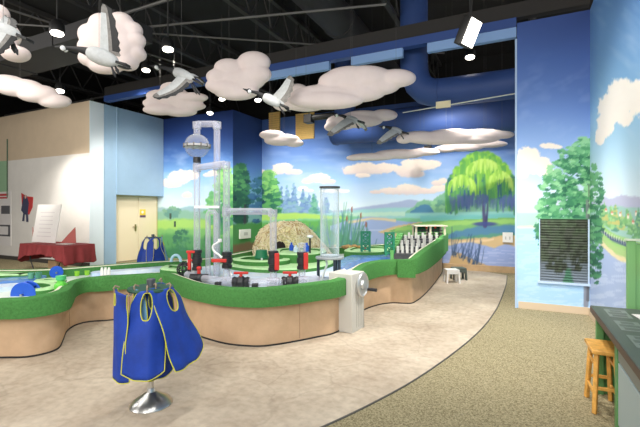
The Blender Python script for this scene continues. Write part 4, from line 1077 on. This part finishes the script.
vvalve(197,5.62,zy(270,5.62),zy(250,5.62)+.0,'tall'); vvalve(227,5.36,zy(268,5.36),zy(252,5.36),'left'); vvalve(273.3,5.28,zy(271,5.28),zy(251,5.28),'right'); vvalve(302,5.38,zy(269,5.38),zy(252,5.38),'right')
def hvalve(px, d):
    c = V(px,.655,d); s = Vector((CT,ST,0)); pts = [(-.11,.062),(-.085,.072),(-.05,.06),(-.03,.078),(.03,.078),(.05,.06),(.085,.072),(.11,.062)]
    b = MB(); b.tube([c+s*q for q,_ in pts], [r for _,r in pts], 18); v = b.build('valve', vb, t)
    b = MB(); b.cyl(c, c+Vector((0,0,.115)), .022, n=10); b.box(c+Vector((0,0,.12)), (.19,.045,.03), Matrix.Rotation(TH,3,'Z')); b.build('handle', vr, v, org=t['_o'], bevel=.008)
hvalve(241,5.24); hvalve(290,5.27)
c = V(199,.655,5.55); b = MB(); b.ball(c, .075, 16, (1,1,.9)); b.cyl(c-Vector((CT,ST,0))*.12, c+Vector((CT,ST,0))*.12, .06, n=16); v = b.build('valve', vb, t)
b = MB(); b.cyl(c+Vector((0,0,.05)), c+Vector((0,0,.13)), .025, n=10); b.ball(c+Vector((0,0,.14)), .035, 12, (1,1,.7)); b.build('handle', vr, v, org=t['_o'])
for px, d in ((218,5.2),(255,5.1)):
    b = MB(); c = V(px,.635,d); b.box(c, (.08,.07,.06), Matrix.Rotation(TH,3,'Z')); b.build('drain_fitting', vb, t, bevel=.01)
c = V(225,.6,5.62)
b = MB(); b.tube(spline([V(232,.72,5.35), V(222,zy(258,5.45),5.45), V(214,zy(251,5.5),5.5), V(213,zy(246,5.5),5.5), V(217,zy(243,5.5),5.5), V(220,zy(241,5.5),5.5)], 6), .014, 10); b.box(V(220,zy(240.5,5.5),5.5), (.04,.04,.045)); b.build('hose', mat('hose_white', (240,240,240), .5), t)

# ---------------------------------------------------------------- vortex column on its stand
d = 5.75; c = V(329.7,0,d); r = .138
t = thing('vortex_column', 'tall clear acrylic column with a black top ring on a round table with dark legs', 'water column', (c.x,c.y,.56))
z0 = zy(256.5,d); z1 = zy(187.5,d)
b = MB(); b.lathe(c, [(r,z0),(r,z1),(r-.008,z1),(r-.008,z0)], 36); b.build('tube', clear('acrylic', (226,240,240), .06, .04), t, smooth=60)
b = MB(); b.lathe(c, [(r-.01,z1-.012),(r+.012,z1-.012),(r+.012,z1+.014),(r-.01,z1+.014)], 36); b.build('top_ring', mat('ring_dark', (58,60,62), .4), t)
b = MB(); b.lathe(c, [(.0001,z0-.03),(.20,z0-.03),(.205,z0-.015),(.20,z0),(.0001,z0)], 36); b.build('stand_top', mat('stand_grey', (150,156,158), .35), t)
b = MB(); b.lathe(c, [(r*.85,z0),(r*.95,z0+.025),(r*.5,z0+.03),(.03,z0+.02),(.0001,z0+.02)], 28); b.build('base_plug', mat('plug_white', (226,232,232), .4), t)
for a in (200, 320, 80, 350):
    q = c+Vector((math.cos(R(a)),math.sin(R(a)),0))*.165; b = MB(); b.cyl((q.x,q.y,.54),(q.x,q.y,z0-.03),.022,n=12); b.build('leg', mat('leg_dark', (40,52,66), .4), t)
b = MB(); b.tube([V(326,z0-.04,d),V(327,z0-.12,d),V(324,.7,d),V(322,.6,d)], .015, 10); b.build('drain_hose', mat('plug_white', (226,232,232), .4), t)

# ---------------------------------------------------------------- grey crank cabinet
cr = G(352,334)          # nearest foot corner
t = thing('crank_cabinet', 'tall pale grey metal cabinet with a steel hand crank in front of the water table', 'cabinet', (cr.x,cr.y,0))
kg = mat('cabinet_grey', (203,200,192), .5)
ux = Vector((G(340,331)-cr)); ux = (P(340,331,5.29)-cr); ux.z = 0; ux.normalize()
a1 = R(148); ux = Vector((math.cos(a1+TH), math.sin(a1+TH), 0))     # wide left face
uy = Vector((-ux.y, ux.x, 0))*-1                                   # runs back to the right
W1, W2, HC = .16, .36, .765
poly = [cr, cr+uy*W2, cr+uy*W2+ux*W1*2.2, cr+ux*W1*2.2]
b = MB(); b.prism([(v.x,v.y) for v in poly], 0, HC); b.build('body', kg, t, bevel=.008)
b = MB()
for q in (.36,.5,.64,.78):
    p = cr+uy*W2*q - ux*.002; b.box((p.x,p.y,.36), (.004,.003,.62), Matrix.Rotation(math.atan2(uy.y,uy.x),3,'Z'))
b.build('panel_groove', mat('groove', (170,165,155), .6), t)
nrm = -ux
hub = cr+uy*W2*.72+Vector((0,0,.60)); q = nrm.to_track_quat('Z','Y').to_matrix()
b = MB(); b.lathe(hub, [(.0001,.0),(.145,.0),(.158,.01),(.163,.03),(.15,.045),(.136,.03),(.06,.028),(.05,.055),(.0001,.06)], 40, q); w = b.build('crank_wheel', mat('brushed_steel', (206,208,208), .42, .8), t)
b = MB(); p = hub+nrm*.045+uy*.12+Vector((0,0,-.08)); b.cyl(p, p+nrm*.13, .02, .024, 14); b.build('crank_handle', vb, w, org=t['_o'])

# ---------------------------------------------------------------- small things on the water table
def wheel(px, py, r, wd, h, zc, label, n=1, ax=None):
    c = G(px, py, h); c.z = zc
    t = thing('toy_waterwheel', label, 'water wheel', (c.x,c.y,h), 'blue water wheels at the left end of the table')
    A_ = ax or Vector((.35,-.94,0)); A_ = A_.normalized(); q = A_.to_track_quat('Z','Y').to_matrix()
    bl = mat('wheel_blue', (36,92,206), .35)
    for s_ in (-1,1):
        b = MB(); b.lathe(c+A_*s_*wd/2, [(.0001,-.012),(r*.96,-.012),(r,-.006),(r,.006),(r*.96,.012),(.0001,.012)], 36, q); b.build('disc', bl, t)
    b = MB()
    for k in range(8):
        M2 = q @ Matrix.Rotation(2*PI*k/8,3,'Z'); b.box(c+M2@Vector((r*.5,0,0)), (r*.9,.008,wd), M2)
    b.build('paddle', mat('wheel_blue2', (24,70,176), .4), t)
    b = MB(); b.cyl(c-A_*(wd*.5+.05), c+A_*(wd*.5+.05), .014, n=10); b.build('axle', mat('steel', (176,178,178), .28, 1), t)
wheel(26,292,.15,.10,.58,.56,'big blue water wheel nearest the green front rim at far left',ax=Vector((.5,-.87,0)))
wheel(56.5,277,.09,.09,.57,.645,'smaller blue twin water wheel nearer the back rim',ax=Vector((.85,-.53,0)))
def cup(px, py, h, r, ht, col, label, name='plastic_cup'):
    c = G(px,py,h); m = clear('cup_%d_%d_%d' % col, col, .75, .2)
    b = MB(); b.lathe((c.x,c.y,h), [(.0001,0),(r*.85,0),(r,ht),(r*.9,ht),(r*.76,.01),(.0001,.01)], 20); return tag(b.build(name, m, org=(c.x,c.y,h)), label, 'cup', 'plastic cups on the water table')
cup(31,278.5,.60,.042,.085,(110,176,150),'left one of two teal see-through cups near the far left rim')
cup(38.5,278.3,.60,.042,.09,(92,160,134),'right one of two teal see-through cups near the far left rim')
cup(77,276,.57,.036,.075,(150,214,60),'left one of two lime green cups behind the bend of the rim')
cup(87,275.3,.57,.036,.075,(150,214,60),'right one of two lime green cups behind the bend of the rim')
c = G(61,289,.655); c = Vector((c.x,c.y,.62)); c = G(61,287.5,.62)
t = thing('green_jug', 'lime and green toy jug standing inside the left bend of the rim', 'jug', (c.x,c.y,.57))
gj = mat('jug_green', (104,206,72), .4)
b = MB(); b.lathe((c.x,c.y,.57), [(.0001,0),(.06,0),(.075,.04),(.075,.09),(.045,.12),(.04,.14)], 22); b.build('body', gj, t)
b = MB(); b.lathe((c.x,c.y,.71), [(.04,0),(.058,.01),(.058,.06),(.0001,.06)], 22); b.build('cap', mat('jug_teal', (84,196,120), .4), t)
b = MB(); b.tube([(c.x+.06,c.y-.03,.69),(c.x+.12,c.y-.05,.68),(c.x+.13,c.y-.05,.62),(c.x+.07,c.y-.03,.6)], .012, 8); b.build('handle', gj, t)
for k, px in enumerate((102,105.5,109)):
    c = G(px,274.5,.60); b = MB(); b.lathe((c.x,c.y,.57), [(.0001,0),(.022,0),(.022,.11),(.016,.125),(.016,.14),(.0001,.14)], 12)
    tag(b.build('white_bottle', pegm, org=(c.x,c.y,.57)), ('left','middle','right')[k]+' one of three thin white bottles standing in a row on the table', 'bottle', 'thin white bottles in a row')
# items near the lodge
c = V(261.5,0,7.3); z0 = .72
t = thing('green_bucket', 'upturned green bucket in front of the straw lodge', 'bucket', (c.x,c.y,z0))
b = MB(); b.lathe((c.x,c.y,z0), [(.0001,0),(.125,0),(.13,.012),(.118,.018),(.098,.15),(.0001,.155)], 24); b.build('body', mat('bucket_green', (28,120,80), .5), t)
b = MB(); b.cyl((c.x+.08,c.y-.12,.56),(c.x+.09,c.y-.12,.74),.018,n=10); b.build('spout', mat('bracket_white', (240,240,240), .5), t)
def bottle(px, py, h, r, ht, col, label, name='plastic_bottle'):
    c = G(px,py,h); b = MB(); b.lathe((c.x,c.y,h), [(.0001,0),(r,0),(r,ht*.6),(r*.5,ht*.75),(r*.45,ht),(.0001,ht)], 16); return tag(b.build(name, mat('bt'+label[:20], col, .3), org=(c.x,c.y,h)), label, 'bottle', 'bottles and cups by the lodge')
bottle(291.5,250.5,.79,.045,.16,(40,86,206),'blue bottle leftmost in front of the straw lodge')
bottle(296,252,.79,.05,.13,(206,222,240),'pale see-through cup between the blue bottles', 'plastic_jar')
bottle(306.5,251.5,.79,.06,.17,(44,96,216),'wide blue bottle right of the clear stub pipe')
c = G(310,253.5,.79)
t = thing('lamp_post', 'slim black post with a round white head near the straw lodge', 'post', (c.x,c.y,.77))
b = MB(); b.cyl((c.x,c.y,.77),(c.x,c.y,1.08),.018,n=10); b.build('post', vb, t)
b = MB(); b.lathe((c.x,c.y,1.08), [(.0001,0),(.045,.0),(.062,.025),(.05,.05),(.0001,.06)], 20); b.build('head', mat('bracket_white', (240,240,240), .5), t)
rnd = random.Random(8)
for k,(px,py,s_,lab) in enumerate(((347,246.5,.09,'largest brown rock on the far rim beside the painted reeds'),(354,246,.07,'middle brown rock on the far rim'),(360,246.5,.05,'smallest brown rock on the far rim, next to the left bridge tower'),)):
    c = G(px,py,.74); bm = bmesh.new(); bmesh.ops.create_icosphere(bm, subdivisions=3, radius=s_)
    for v in bm.verts: v.co = Vector((v.co.x*1.5, v.co.y, v.co.z*.6))*(1+.18*math.sin(v.co.x*40+k)*math.cos(v.co.y*33))
    me = bpy.data.meshes.new('rock'); bm.to_mesh(me); bm.free(); me.materials.append(mat('rock_brown', (176,140,92), .85, var=.2, scale=14)); o = bpy.data.objects.new('rock', me); COL.objects.link(o); o.location = (c.x,c.y,.73)
    tag(o, lab, 'rock', 'rocks on the far rim')
c = G(365,250.5,.74); b = MB(); b.ball((c.x,c.y,.77),.035,14); tag(b.build('red_ball', mat('knob_red',(206,60,50),.4), org=(c.x,c.y,.735)), 'tiny red ball at the foot of the left bridge tower', 'ball')
# mesh ball and white arch at the left of the pipes
c = V(184,.66,5.95)
t = thing('mesh_ball', 'black open mesh ball left of the pipe valves', 'ball', (c.x,c.y,.62))
b = MB()
for k in range(6):
    q = Matrix.Rotation(PI*k/6,3,'Z')@Matrix.Rotation(R(90),3,'X'); b.tube([c+Vector((0,0,.06))+q@Vector((math.cos(2*PI*i/24)*.1,math.sin(2*PI*i/24)*.1,0)) for i in range(24)], .009, 6, closed=True)
for z in (-.06,0,.06):
    rr = math.sqrt(.01-z*z); b.tube([c+Vector((math.cos(2*PI*i/24)*rr,math.sin(2*PI*i/24)*rr,.06+z)) for i in range(24)], .009, 6, closed=True)
b.build('cage', vb, t)
b = MB(); b.ball(c+Vector((0,0,.06)), .05, 12); b.build('core', mat('leaf_green', (96,170,96), .5), t)
c = V(193,.64,6.0); b = MB(); b.span(c.x-.08,c.x+.08,c.y-.05,c.y+.05,.60,.86); tag(b.build('white_box', mat('label_cream2', (224,222,220), .6), org=(c.x,c.y,.6), bevel=.01), 'small off-white box behind the leftmost red-handled valve', 'box')
c = V(176,.68,7.1)
b = MB(); b.tube([c+e1*math.cos(PI*i/14)*.085+Vector((0,0,math.sin(PI*i/14)*.12)) for i in range(15)], .025, 10); tag(b.build('toy_arch', mat('arch_blue', (176,214,236), .4), org=c), 'pale blue toy arch on the back rim near the far apron rack', 'toy')
# ---------------------------------------------------------------- apron racks
chrome = mat('chrome', (214,214,212), .28, 1); disc_g = mat('rack_green', (40,82,62), .5)
blue = mat('apron_blue', (30,64,158), .55, var=.1, scale=6, spec=.35); pip = mat('piping_yellow', (206,204,60), .6); lin_b = mat('apron_lining', (112,164,200), .6); navyc = mat('apron_navy', (24,44,116), .55)
def rack(c, label, k=1.0):
    t = thing('apron_rack', label, 'rack', c)
    b = MB(); b.lathe(c, [(.0001,.0),(.165,.0),(.168,.012),(.150,.035),(.115,.06),(.07,.085),(.035,.11),(.026,.14),(.0001,.145)], 40); b.build('base', chrome, t)
    b = MB(); b.cyl(c+Vector((0,0,.13)), c+Vector((0,0,.95)), .022, n=20); b.build('pole', chrome, t)
    b = MB(); b.lathe(c, [(.0001,.945),(.175,.945),(.18,.955),(.175,.968),(.0001,.968)], 44); b.build('disc', disc_g, t)
    b = MB(); b.lathe(c, [(.034,.965),(.034,1.03),(.03,1.035),(.0001,1.035)], 20); b.build('cap', mat('cap_grey', (104,106,110), .35, .6), t)
    for a in range(0,360,60):
        d = Vector((math.cos(R(a)),math.sin(R(a)),0)); b = MB(); b.tube([c+d*.15+Vector((0,0,.95)), c+d*.15+Vector((0,0,.92)), c+d*.175+Vector((0,0,.91)), c+d*.185+Vector((0,0,.93))], .006, 8); b.build('hook', chrome, t)
    return t
def apron(c, ang, label, z0=.955, r0=.2, hem=.30, length=.70, flare=.10, seed=0, hole=.20, hw=.055, side=0.0, m=None, sway=0.0, twist=0.0, lining=False, group='blue smocks on the front rack', sw=.085):
    """a smock hung by its shoulders: two welded halves round a long neck opening"""
    rnd = random.Random(seed); d = Vector((math.cos(ang), math.sin(ang), 0)); s = Vector((-d.y, d.x, 0))
    NV, NU = 26, 9; ph = [rnd.uniform(0,6) for _ in range(4)]
    def edge_w(v):       # half width
        if v < .16: return sw+(hem*.40-sw)*(v/.16)**.8
        return hem*.40 + (hem*.5-hem*.40)*(1-(1-(v-.16)/.84)**1.6)
    def hole_w(v):
        q = (v*length-.015)/hole
        return hw*math.sqrt(max(0, 1-(2*q-1)**2))**.8 if 0 < q < 1 else 0
    def pt(u, v):        # u in -1..1 across
        w = edge_w(v)
        drop = v*length - .02*math.cos(u*PI*.5)*(1-v) + (.03*(1-u*u) if v > .97 else 0)*0
        drop += .045*v**6*(1-abs(u)**3) - .0
        fold = (.016*math.sin(u*3.5+ph[0])+.005*math.sin(u*9+ph[1]))*v**.8 + .012*math.sin(v*9+ph[2])*u
        rad = r0 + flare*v**1.2 + fold - .05*u*u*(1-v*.3)
        x = u*w + sway*v
        tw = twist*v
        return c + d*(rad*math.cos(tw)) + s*(x + rad*math.sin(tw)) + Vector((0,0,z0-drop-side*u*v))
    vs = []; fs = []
    for half in (-1, 1):
        o = len(vs)
        for j in range(NV+1):
            v = j/NV; w = edge_w(v); h = hole_w(v)/w
            for i in range(NU+1):
                u = half*(h + (1-h)*i/NU); vs.append(pt(u, v))
        for j in range(NV):
            for i in range(NU):
                f = (o+j*(NU+1)+i, o+j*(NU+1)+i+1, o+(j+1)*(NU+1)+i+1, o+(j+1)*(NU+1)+i)
                fs.append(f if half > 0 else tuple(reversed(f)))
    mb = MB(); mb.add(vs, fs)
    org = c + d*r0 + Vector((0,0,z0-length))
    o = mb.build('apron', m or blue, org=org, smooth=70)
    bm = bmesh.new(); bm.from_mesh(o.data); bmesh.ops.remove_doubles(bm, verts=bm.verts, dist=.0008); bmesh.ops.recalc_face_normals(bm, faces=bm.faces); bm.to_mesh(o.data); bm.free()
    so = o.modifiers.new('cloth','SOLIDIFY'); so.thickness = .003; so.offset = 0
    tag(o, label, 'apron', group)
    out = [pt(-1, j/30) for j in range(31)] + [pt(-1+2*i/24, 1) for i in range(1,24)] + [pt(1, 1-j/30) for j in range(31)]
    b = MB(); b.tube(out, .0042, 6); b.build('piping', pip, o, org=org)
    jv = [j for j in range(61) if hole_w(j/60) > 0]
    ring = [pt(-hole_w(j/60)/edge_w(j/60), j/60) for j in jv] + [pt(hole_w(j/60)/edge_w(j/60), j/60) for j in reversed(jv)]
    if len(ring) > 4: b = MB(); b.tube(ring, .0042, 6, closed=True); b.build('neck_piping', pip, o, org=org)
    if lining:
        b = MB(); L = []
        for j in range(15):
            v = .36+.46*j/14
            for i in range(5):
                q = pt(lining*(.35+.6*i/4), v); L.append(q + d*(.004+.018*math.sin(i*1.6+j*.35)) + s*lining*(.015+.045*(i/4)*math.sin(PI*(j+2)/17)) )
        b.add(L, [(j*5+i, j*5+i+1, (j+1)*5+i+1, (j+1)*5+i) for j in range(14) for i in range(4)])
        q = b.build('lining', lin_b, o, org=org, smooth=70); q['label'] = 'pale blue turned-out lining'
        so = q.modifiers.new('cloth','SOLIDIFY'); so.thickness = .003
    b = MB(); q = pt(0,0); b.tube([q+Vector((0,0,.02))-d*.03, q+Vector((0,0,.035)), q+d*.012+Vector((0,0,.02)), q+Vector((0,0,-.02))], .007, 6); b.build('loop', mat('loop_tan', (150,130,110), .7), o, org=org)
    return o
rc = G(151,404.5); rack(rc, 'chrome pedestal rack with a green disc in the foreground, holding blue aprons')
fa = math.atan2(-rc.y, -rc.x)      # towards the visitor's side
apron(rc, fa-R(8), 'blue apron with a long yellow-edged neck opening, at the middle of the front rack', seed=1, hem=.31, length=.60, r0=.19, flare=.08, hole=.21, hw=.042, sway=-.025, sw=.075)
apron(rc, fa+R(48), 'blue apron swinging out at the right side of the front rack', seed=2, hem=.36, length=.55, r0=.185, flare=.17, hole=.17, hw=.045, sway=.07, side=-.05, sw=.09)
apron(rc, fa-R(72), 'crumpled blue apron sticking out at the left side of the front rack', seed=3, hem=.24, length=.62, r0=.27, flare=.0, hole=.10, hw=.02, sway=.04, sw=.17, twist=-.1, side=.05)
apron(rc, fa-R(50), 'pale blue apron tucked between the left and middle blue aprons on the front rack', seed=9, hem=.22, length=.53, r0=.15, flare=.07, hole=.12, hw=.02, sw=.05, m=lin_b)
apron(rc, fa+R(150), 'blue apron on the far side of the front rack, only its hem and edge showing', seed=4, hem=.32, length=.66, r0=.16, flare=.02)
apron(rc, fa+R(20), 'blue apron between the middle and right aprons, its rounded hem hanging lowest', seed=6, hem=.26, length=.66, r0=.10, flare=.05, hole=.16)
r2 = P(153,236,9.3); r2.z = 0; rack(r2, 'far apron rack standing before the cream doors, behind the water table')
g2 = 'blue smocks on the far rack'
apron(r2, fa-R(40), 'blue apron at the left of the far rack before the cream doors', seed=11, hem=.44, length=.66, group=g2, flare=.16, hole=.24, hw=.07)
apron(r2, fa+R(15), 'blue apron in the middle of the far rack, navy pocket of shade at its neck', seed=12, hem=.44, length=.70, group=g2, flare=.12, hole=.24, hw=.07)
apron(r2, fa+R(85), 'pale blue apron at the right of the far rack', seed=13, hem=.36, length=.56, m=lin_b, group=g2, flare=.14)

# ---------------------------------------------------------------- step stools, wall boxes, grille
def step_stool(c, rz, w, dp, h, m, label):
    t = thing('step_stool', label, 'stool', (c.x,c.y,0), 'step stools by the back wall'); t.rotation_euler.z = rz
    def lp(n, mb, **k): o = mb.build(n, m, **k); o.parent = t; return o
    b = MB(); b.span(-w/2,w/2,-dp/2,dp/2,h-.03,h); lp('tread', b, bevel=.012)
    for sx in (-1,1):
        b = MB(); x = sx*(w/2-.02); pts = [(-dp/2,h-.02),(dp/2,h-.02),(dp/2+.02,0),(dp/2-.05,0),(dp/2-.07,h*.5),(dp/2-.11,h*.62),(-dp/2+.11,h*.62),(-dp/2+.07,h*.5),(-dp/2+.05,0),(-dp/2-.02,0)]
        vs = [(x-.014+sx*.015*(1-z/h),y,z) for y,z in pts]+[(x+.014+sx*.015*(1-z/h),y,z) for y,z in pts]; n = len(pts)
        tri = tessellate_polygon([[Vector((y,z,0)) for y,z in pts]])
        b.add(vs, [tuple(q) for q in tri]+[tuple(i+n for i in q) for q in tri]+[(i,(i+1)%n,(i+1)%n+n,i+n) for i in range(n)]); lp('side', b)
    b = MB(); b.span(-w/2+.02,w/2-.02,-dp/2+.006,-dp/2+.03,h-.10,h-.02); lp('apron_front', b)
    b = MB(); b.span(-w/2+.02,w/2-.02,dp/2-.03,dp/2-.006,h-.10,h-.02); lp('apron_back', b)
c = G(451.5,282.5); step_stool(c, TH, .28, .26, .30, mat('stool_white',(236,234,230),.45), 'white plastic step stool standing on the concrete at the end of the water table')
c = G(458.5,279.5); step_stool(c, TH, .29, .26, .28, mat('stool_green',(84,94,88),.5), 'dark grey green step stool just behind the white one')
def wallbox(label, x0, x1, y, z0, z1):
    t = thing('wall_box', label, 'box', ((x0+x1)/2,y,z0)); b = MB(); b.span(x0,x1,y-.06,y-.002,z0,z1); b.build('body', mat('box_white',(232,230,224),.5), t, bevel=.008)
    b = MB()
    for q in (.3,.7): b.span(x0+(x1-x0)*q-.015,x0+(x1-x0)*q+.015,y-.066,y-.06,z0+(z1-z0)*.3,z0+(z1-z0)*.6)
    b.build('socket', mat('socket_grey',(190,188,182),.5), t)
d = DY(508,YM-.03); a = P(502.5,232.5,d); q = P(513,242.5,d); wallbox('small white box on the painted sand at the right end of the long mural', a.x, q.x, YM, q.z, a.z)
d = 13.0; a = P(240.5,229,d); v = P(240.5,229.5,DX(245,XP+.03)); w = P(245,238.5,DX(245,XP+.03))
t = thing('wall_box', 'small white box on the dark pier, left of the straw lodge', 'box', (XP,v.y,w.z))
yy = w.y; b = MB(); b.span(XP+.002,XP+.06,yy-.28,yy+.28,w.z,w.z+.29); b.build('body', mat('box_white',(232,230,224),.5), t, bevel=.008)
b = MB(); b.span(XP+.06,XP+.066,yy-.1,yy+.1,w.z+.1,w.z+.2); b.build('socket', mat('socket_grey',(190,188,182),.5), t)
for px,py in ((170.5,216),(175,224)):
    d = DY(px,YL-.01); v = P(px,py,d); b = MB(); b.span(v.x-.03,v.x+.03,YL-.03,YL-.002,v.z-.09,v.z+.09)
    tag(b.build('wall_switch', mat('switch_dark',(64,84,74),.5), org=(v.x,YL,v.z-.09)), 'dark switch plate on the left mural meadow, '+('upper' if py < 220 else 'lower')+' of two', 'switch', 'dark switch plates on the left mural')
# louvred return grille, painted over with the tree
d = DY(540,YA-.02); a = P(540,219,d); d2 = DY(588,YA-.02); q = P(588,284,d2); x0, x1, z1, z0 = a.x, q.x, a.z, q.z
t = thing('return_grille', 'large louvred air grille painted over with the tree on the right hand short wall', 'grille', ((x0+x1)/2,YA,z0))
fm = mat('grille_frame', (186,208,236), .6)
for s_ in ((x0-.03,x1+.03,z0-.035,z0),(x0-.03,x1+.03,z1,z1+.012),(x0-.012,x0,z0,z1),(x1,x1+.02,z0,z1)):
    b = MB(); b.span(s_[0],s_[1],YA-.03,YA-.002,s_[2],s_[3]); b.build('frame', fm if s_[2] < z1 else mat('frame_green',(84,140,104),.6), t)
b = MB(); b.span(x0,x1,YA-.006,YA-.002,z0,z1); b.build('backing', mat('grille_dark',(70,76,68),.9), t)
NL = 24
def louver_paint(p):
    p.grad([(200,(62,66,54)),(255,(72,78,70)),(264,(96,106,116)),(300,(128,142,160))])
    dk = [(44,50,40),(54,62,48),(64,76,58),(76,92,70)]
    p.leaves(566, 236, 40, 36, dk, 240, 3.2, 5, lambda u, v: abs(u) < 1.1-.75*max(0, v))
    p.ell(568,285,5,16,(60,110,84),.4,.9,.4)
lp_ = painted('louver_paint', .6)
for k in range(NL):
    za = z0+(z1-z0)*k/NL; zb_ = z0+(z1-z0)*(k+.93)/NL; nx = 40
    vs = []; 
    for r_, (yy_, zz) in enumerate(((YA-.028, za),(YA-.007, zb_),(YA-.005, zb_-.006),(YA-.024, za-.004))):
        for i in range(nx+1): vs.append((x0+(x1-x0)*i/nx, yy_, zz))
    fs = []
    for r_ in range(4):
        n = (r_+1)%4
        for i in range(nx): fs.append((r_*(nx+1)+i, r_*(nx+1)+i+1, n*(nx+1)+i+1, n*(nx+1)+i))
    b = MB(); b.add(vs, fs); o = b.build('louver', lp_, t, smooth=0)
    pp_ = np.array([pix(*q) for q in vs]); A_ = Paint(pp_[:,0], pp_[:,1]); louver_paint(A_)
    col = np.clip(A_.C,0,255)/255; col = np.where(col <= .04045, col/12.92, ((col+.055)/1.055)**2.4)
    at_ = o.data.color_attributes.new('paint','FLOAT_COLOR','POINT'); at_.data.foreach_set('color', np.concatenate([col,np.ones((len(col),1))],1).astype(np.float32).ravel())
b = MB(); b.span(x1+.045,x1+.062,YA-.02,YA-.002,.12,1.75); tag(b.build('conduit_strip', mat('strip_grey',(150,170,160),.5), org=(x1+.05,YA,.12)), 'thin grey vertical strip beside the painted grille', 'strip')

# ---------------------------------------------------------------- craft counter at the right edge
cx0, cx1, cy0, cy1, ch = .60, .995, 1.2, 4.27, .75
t = thing('craft_counter', 'long counter with dark top and green legs along the right wall', 'counter', (.8,2.8,0))
cg_ = mat('counter_green', (96,150,92), .55, var=.05, scale=6); top = mat('counter_top', (84,90,86), .4, spec=.5); edge_m = mat('counter_edge', (82,62,54), .5); cb = mat('counter_pale', (176,194,198), .55)
b = MB(); b.span(cx0-.012,cx1,cy0,cy1,ch-.01,ch); b.build('worktop', top, t, bevel=.003)
b = MB(); b.span(cx0-.015,cx0+.01,cy0,cy1+.004,ch-.055,ch-.006); b.span(cx0+.01,cx1,cy1-.02,cy1+.004,ch-.055,ch-.011); b.build('edge_band', edge_m, t)
b = MB(); b.span(cx0+.01,cx1-.01,cy0,cy1-.03,ch-.05,ch-.012); b.build('underside', mat('counter_under',(60,50,44),.7), t)
b = MB(); b.span(cx0+.02,cx0+.075,cy1-.085,cy1-.03,0,ch-.05); b.build('leg', cg_, t, bevel=.004)
b = MB(); b.span(cx0+.02,cx0+.09,3.40,3.47,0,ch-.05); b.build('leg', cg_, t, bevel=.004)
b = MB(); b.span(cx1-.03,cx1-.005,3.47,cy1-.03,0,ch-.05); b.span(cx0+.075,cx1-.03,cy1-.05,cy1-.03,0,ch-.05); b.build('knee_panel', cg_, t)
b = MB(); b.span(cx0+.04,cx1-.005,cy0+.02,3.40,.10,ch-.05); b.build('cabinet_body', cb, t)
for y in (1.3,2.0,2.7):
    b = MB(); b.span(cx0+.025,cx0+.04,y+.02,y+.68,.56,ch-.065); b.build('drawer_front', mat('drawer_grey',(128,134,132),.5), t, bevel=.003)
    b = MB(); b.span(cx0+.025,cx0+.04,y+.02,y+.68,.12,.545); b.build('door_panel', cb, t, bevel=.003)
b = MB(); b.span(cx0+.06,cx1-.005,cy0+.02,3.40,0,.10); b.build('plinth', cg_, t)
# laminated cards and papers lying on the counter
lab = mat('card_grey',(126,134,130),.4); lp2 = mat('card_pale',(170,176,172),.4)
for k,(y,n) in enumerate(((4.02,'card farthest along the counter, by its end'),(3.62,'middle card on the counter, by the white strip'),(3.22,'card nearest to us on the counter'))):
    x = .74; t2 = thing('printed_card', 'grey printed '+n, 'card', (x,y,ch), 'grey printed cards on the counter')
    b = MB(); b.span(x-.075,x+.075,y-.14,y+.14,ch,ch+.002); b.build('sheet', lab, t2)
    b = MB(); b.use(0)
    for q, w_ in enumerate((.05,.062,.04)): b.span(x-w_,x+w_,y-.115+.085*q,y-.055+.085*q,ch+.002,ch+.0028)
    b.build('print', mat('card_dark',(92,98,96),.4), t2)
for x, y, a, n in ((.90,3.88,8,'white paper strip farther back on the counter'),(.91,3.3,-6,'white paper strip nearer to us on the counter')):
    b = MB(); b.box((x,y,ch+.002),(.08,.34,.003),Matrix.Rotation(R(a),3,'Z')); tag(b.build('paper_strip', mat('paper',(236,232,226),.8), org=(x,y,ch)), n, 'paper', 'white paper strips on the counter')
v = P(633,240,DX(633,.98)); 
t = thing('green_partition', 'green wooden post and panel standing past the end of the counter, at the right edge', 'partition', (.93,v.y,0))
b = MB(); b.span(.87,.93,4.34,4.40,0,1.33); b.build('post', mat('partition_green',(122,176,112),.55), t, bevel=.004)
b = MB(); b.span(.93,.99,4.35,4.39,0,1.30); b.build('panel', mat('partition_green',(122,176,112),.55), t)
b = MB(); b.span(.86,.99,4.33,4.41,1.33,1.345); b.build('cap', mat('partition_cap',(206,214,196),.55), t)
# wooden stool pushed under the counter
ow = mat('stool_wood', (226,168,84), .45, var=.14, scale=14)
sc = Vector((.625,3.93,0)); rz = R(2)
t = thing('wooden_stool', 'small honey coloured wooden stool pushed under the dark counter', 'stool', sc); t.rotation_euler.z = rz
def sp(n, mb, bevel=.006): o = mb.build(n, ow, bevel=bevel); o.parent = t; return o
hs = .50
b = MB(); b.box((0,0,hs-.016),(.20,.34,.032)); sp('seat', b)
ft = {}
for sx in (-1,1):
    for sy in (-1,1):
        a = Vector((sx*.062,sy*.115,hs-.03)); f = Vector((sx*.085,sy*.155,0)); ft[(sx,sy)] = (a,f); b = MB(); b.bar(f,a,.032,.032); sp('leg', b)
pt_ = lambda k, u: ft[k][1]*(1-u)+ft[k][0]*u
for (k1,k2,u) in (((-1,-1),(-1,1),.30),((1,-1),(1,1),.30),((-1,-1),(1,-1),.42),((-1,1),(1,1),.42),((-1,-1),(-1,1),.78),((1,-1),(1,1),.78)):
    b = MB(); b.bar(pt_(k1,u),pt_(k2,u),.018,.026); sp('rung', b, .003)
# nothing may keep a helper property
for o in bpy.data.objects:
    if '_o' in o: del o['_o']
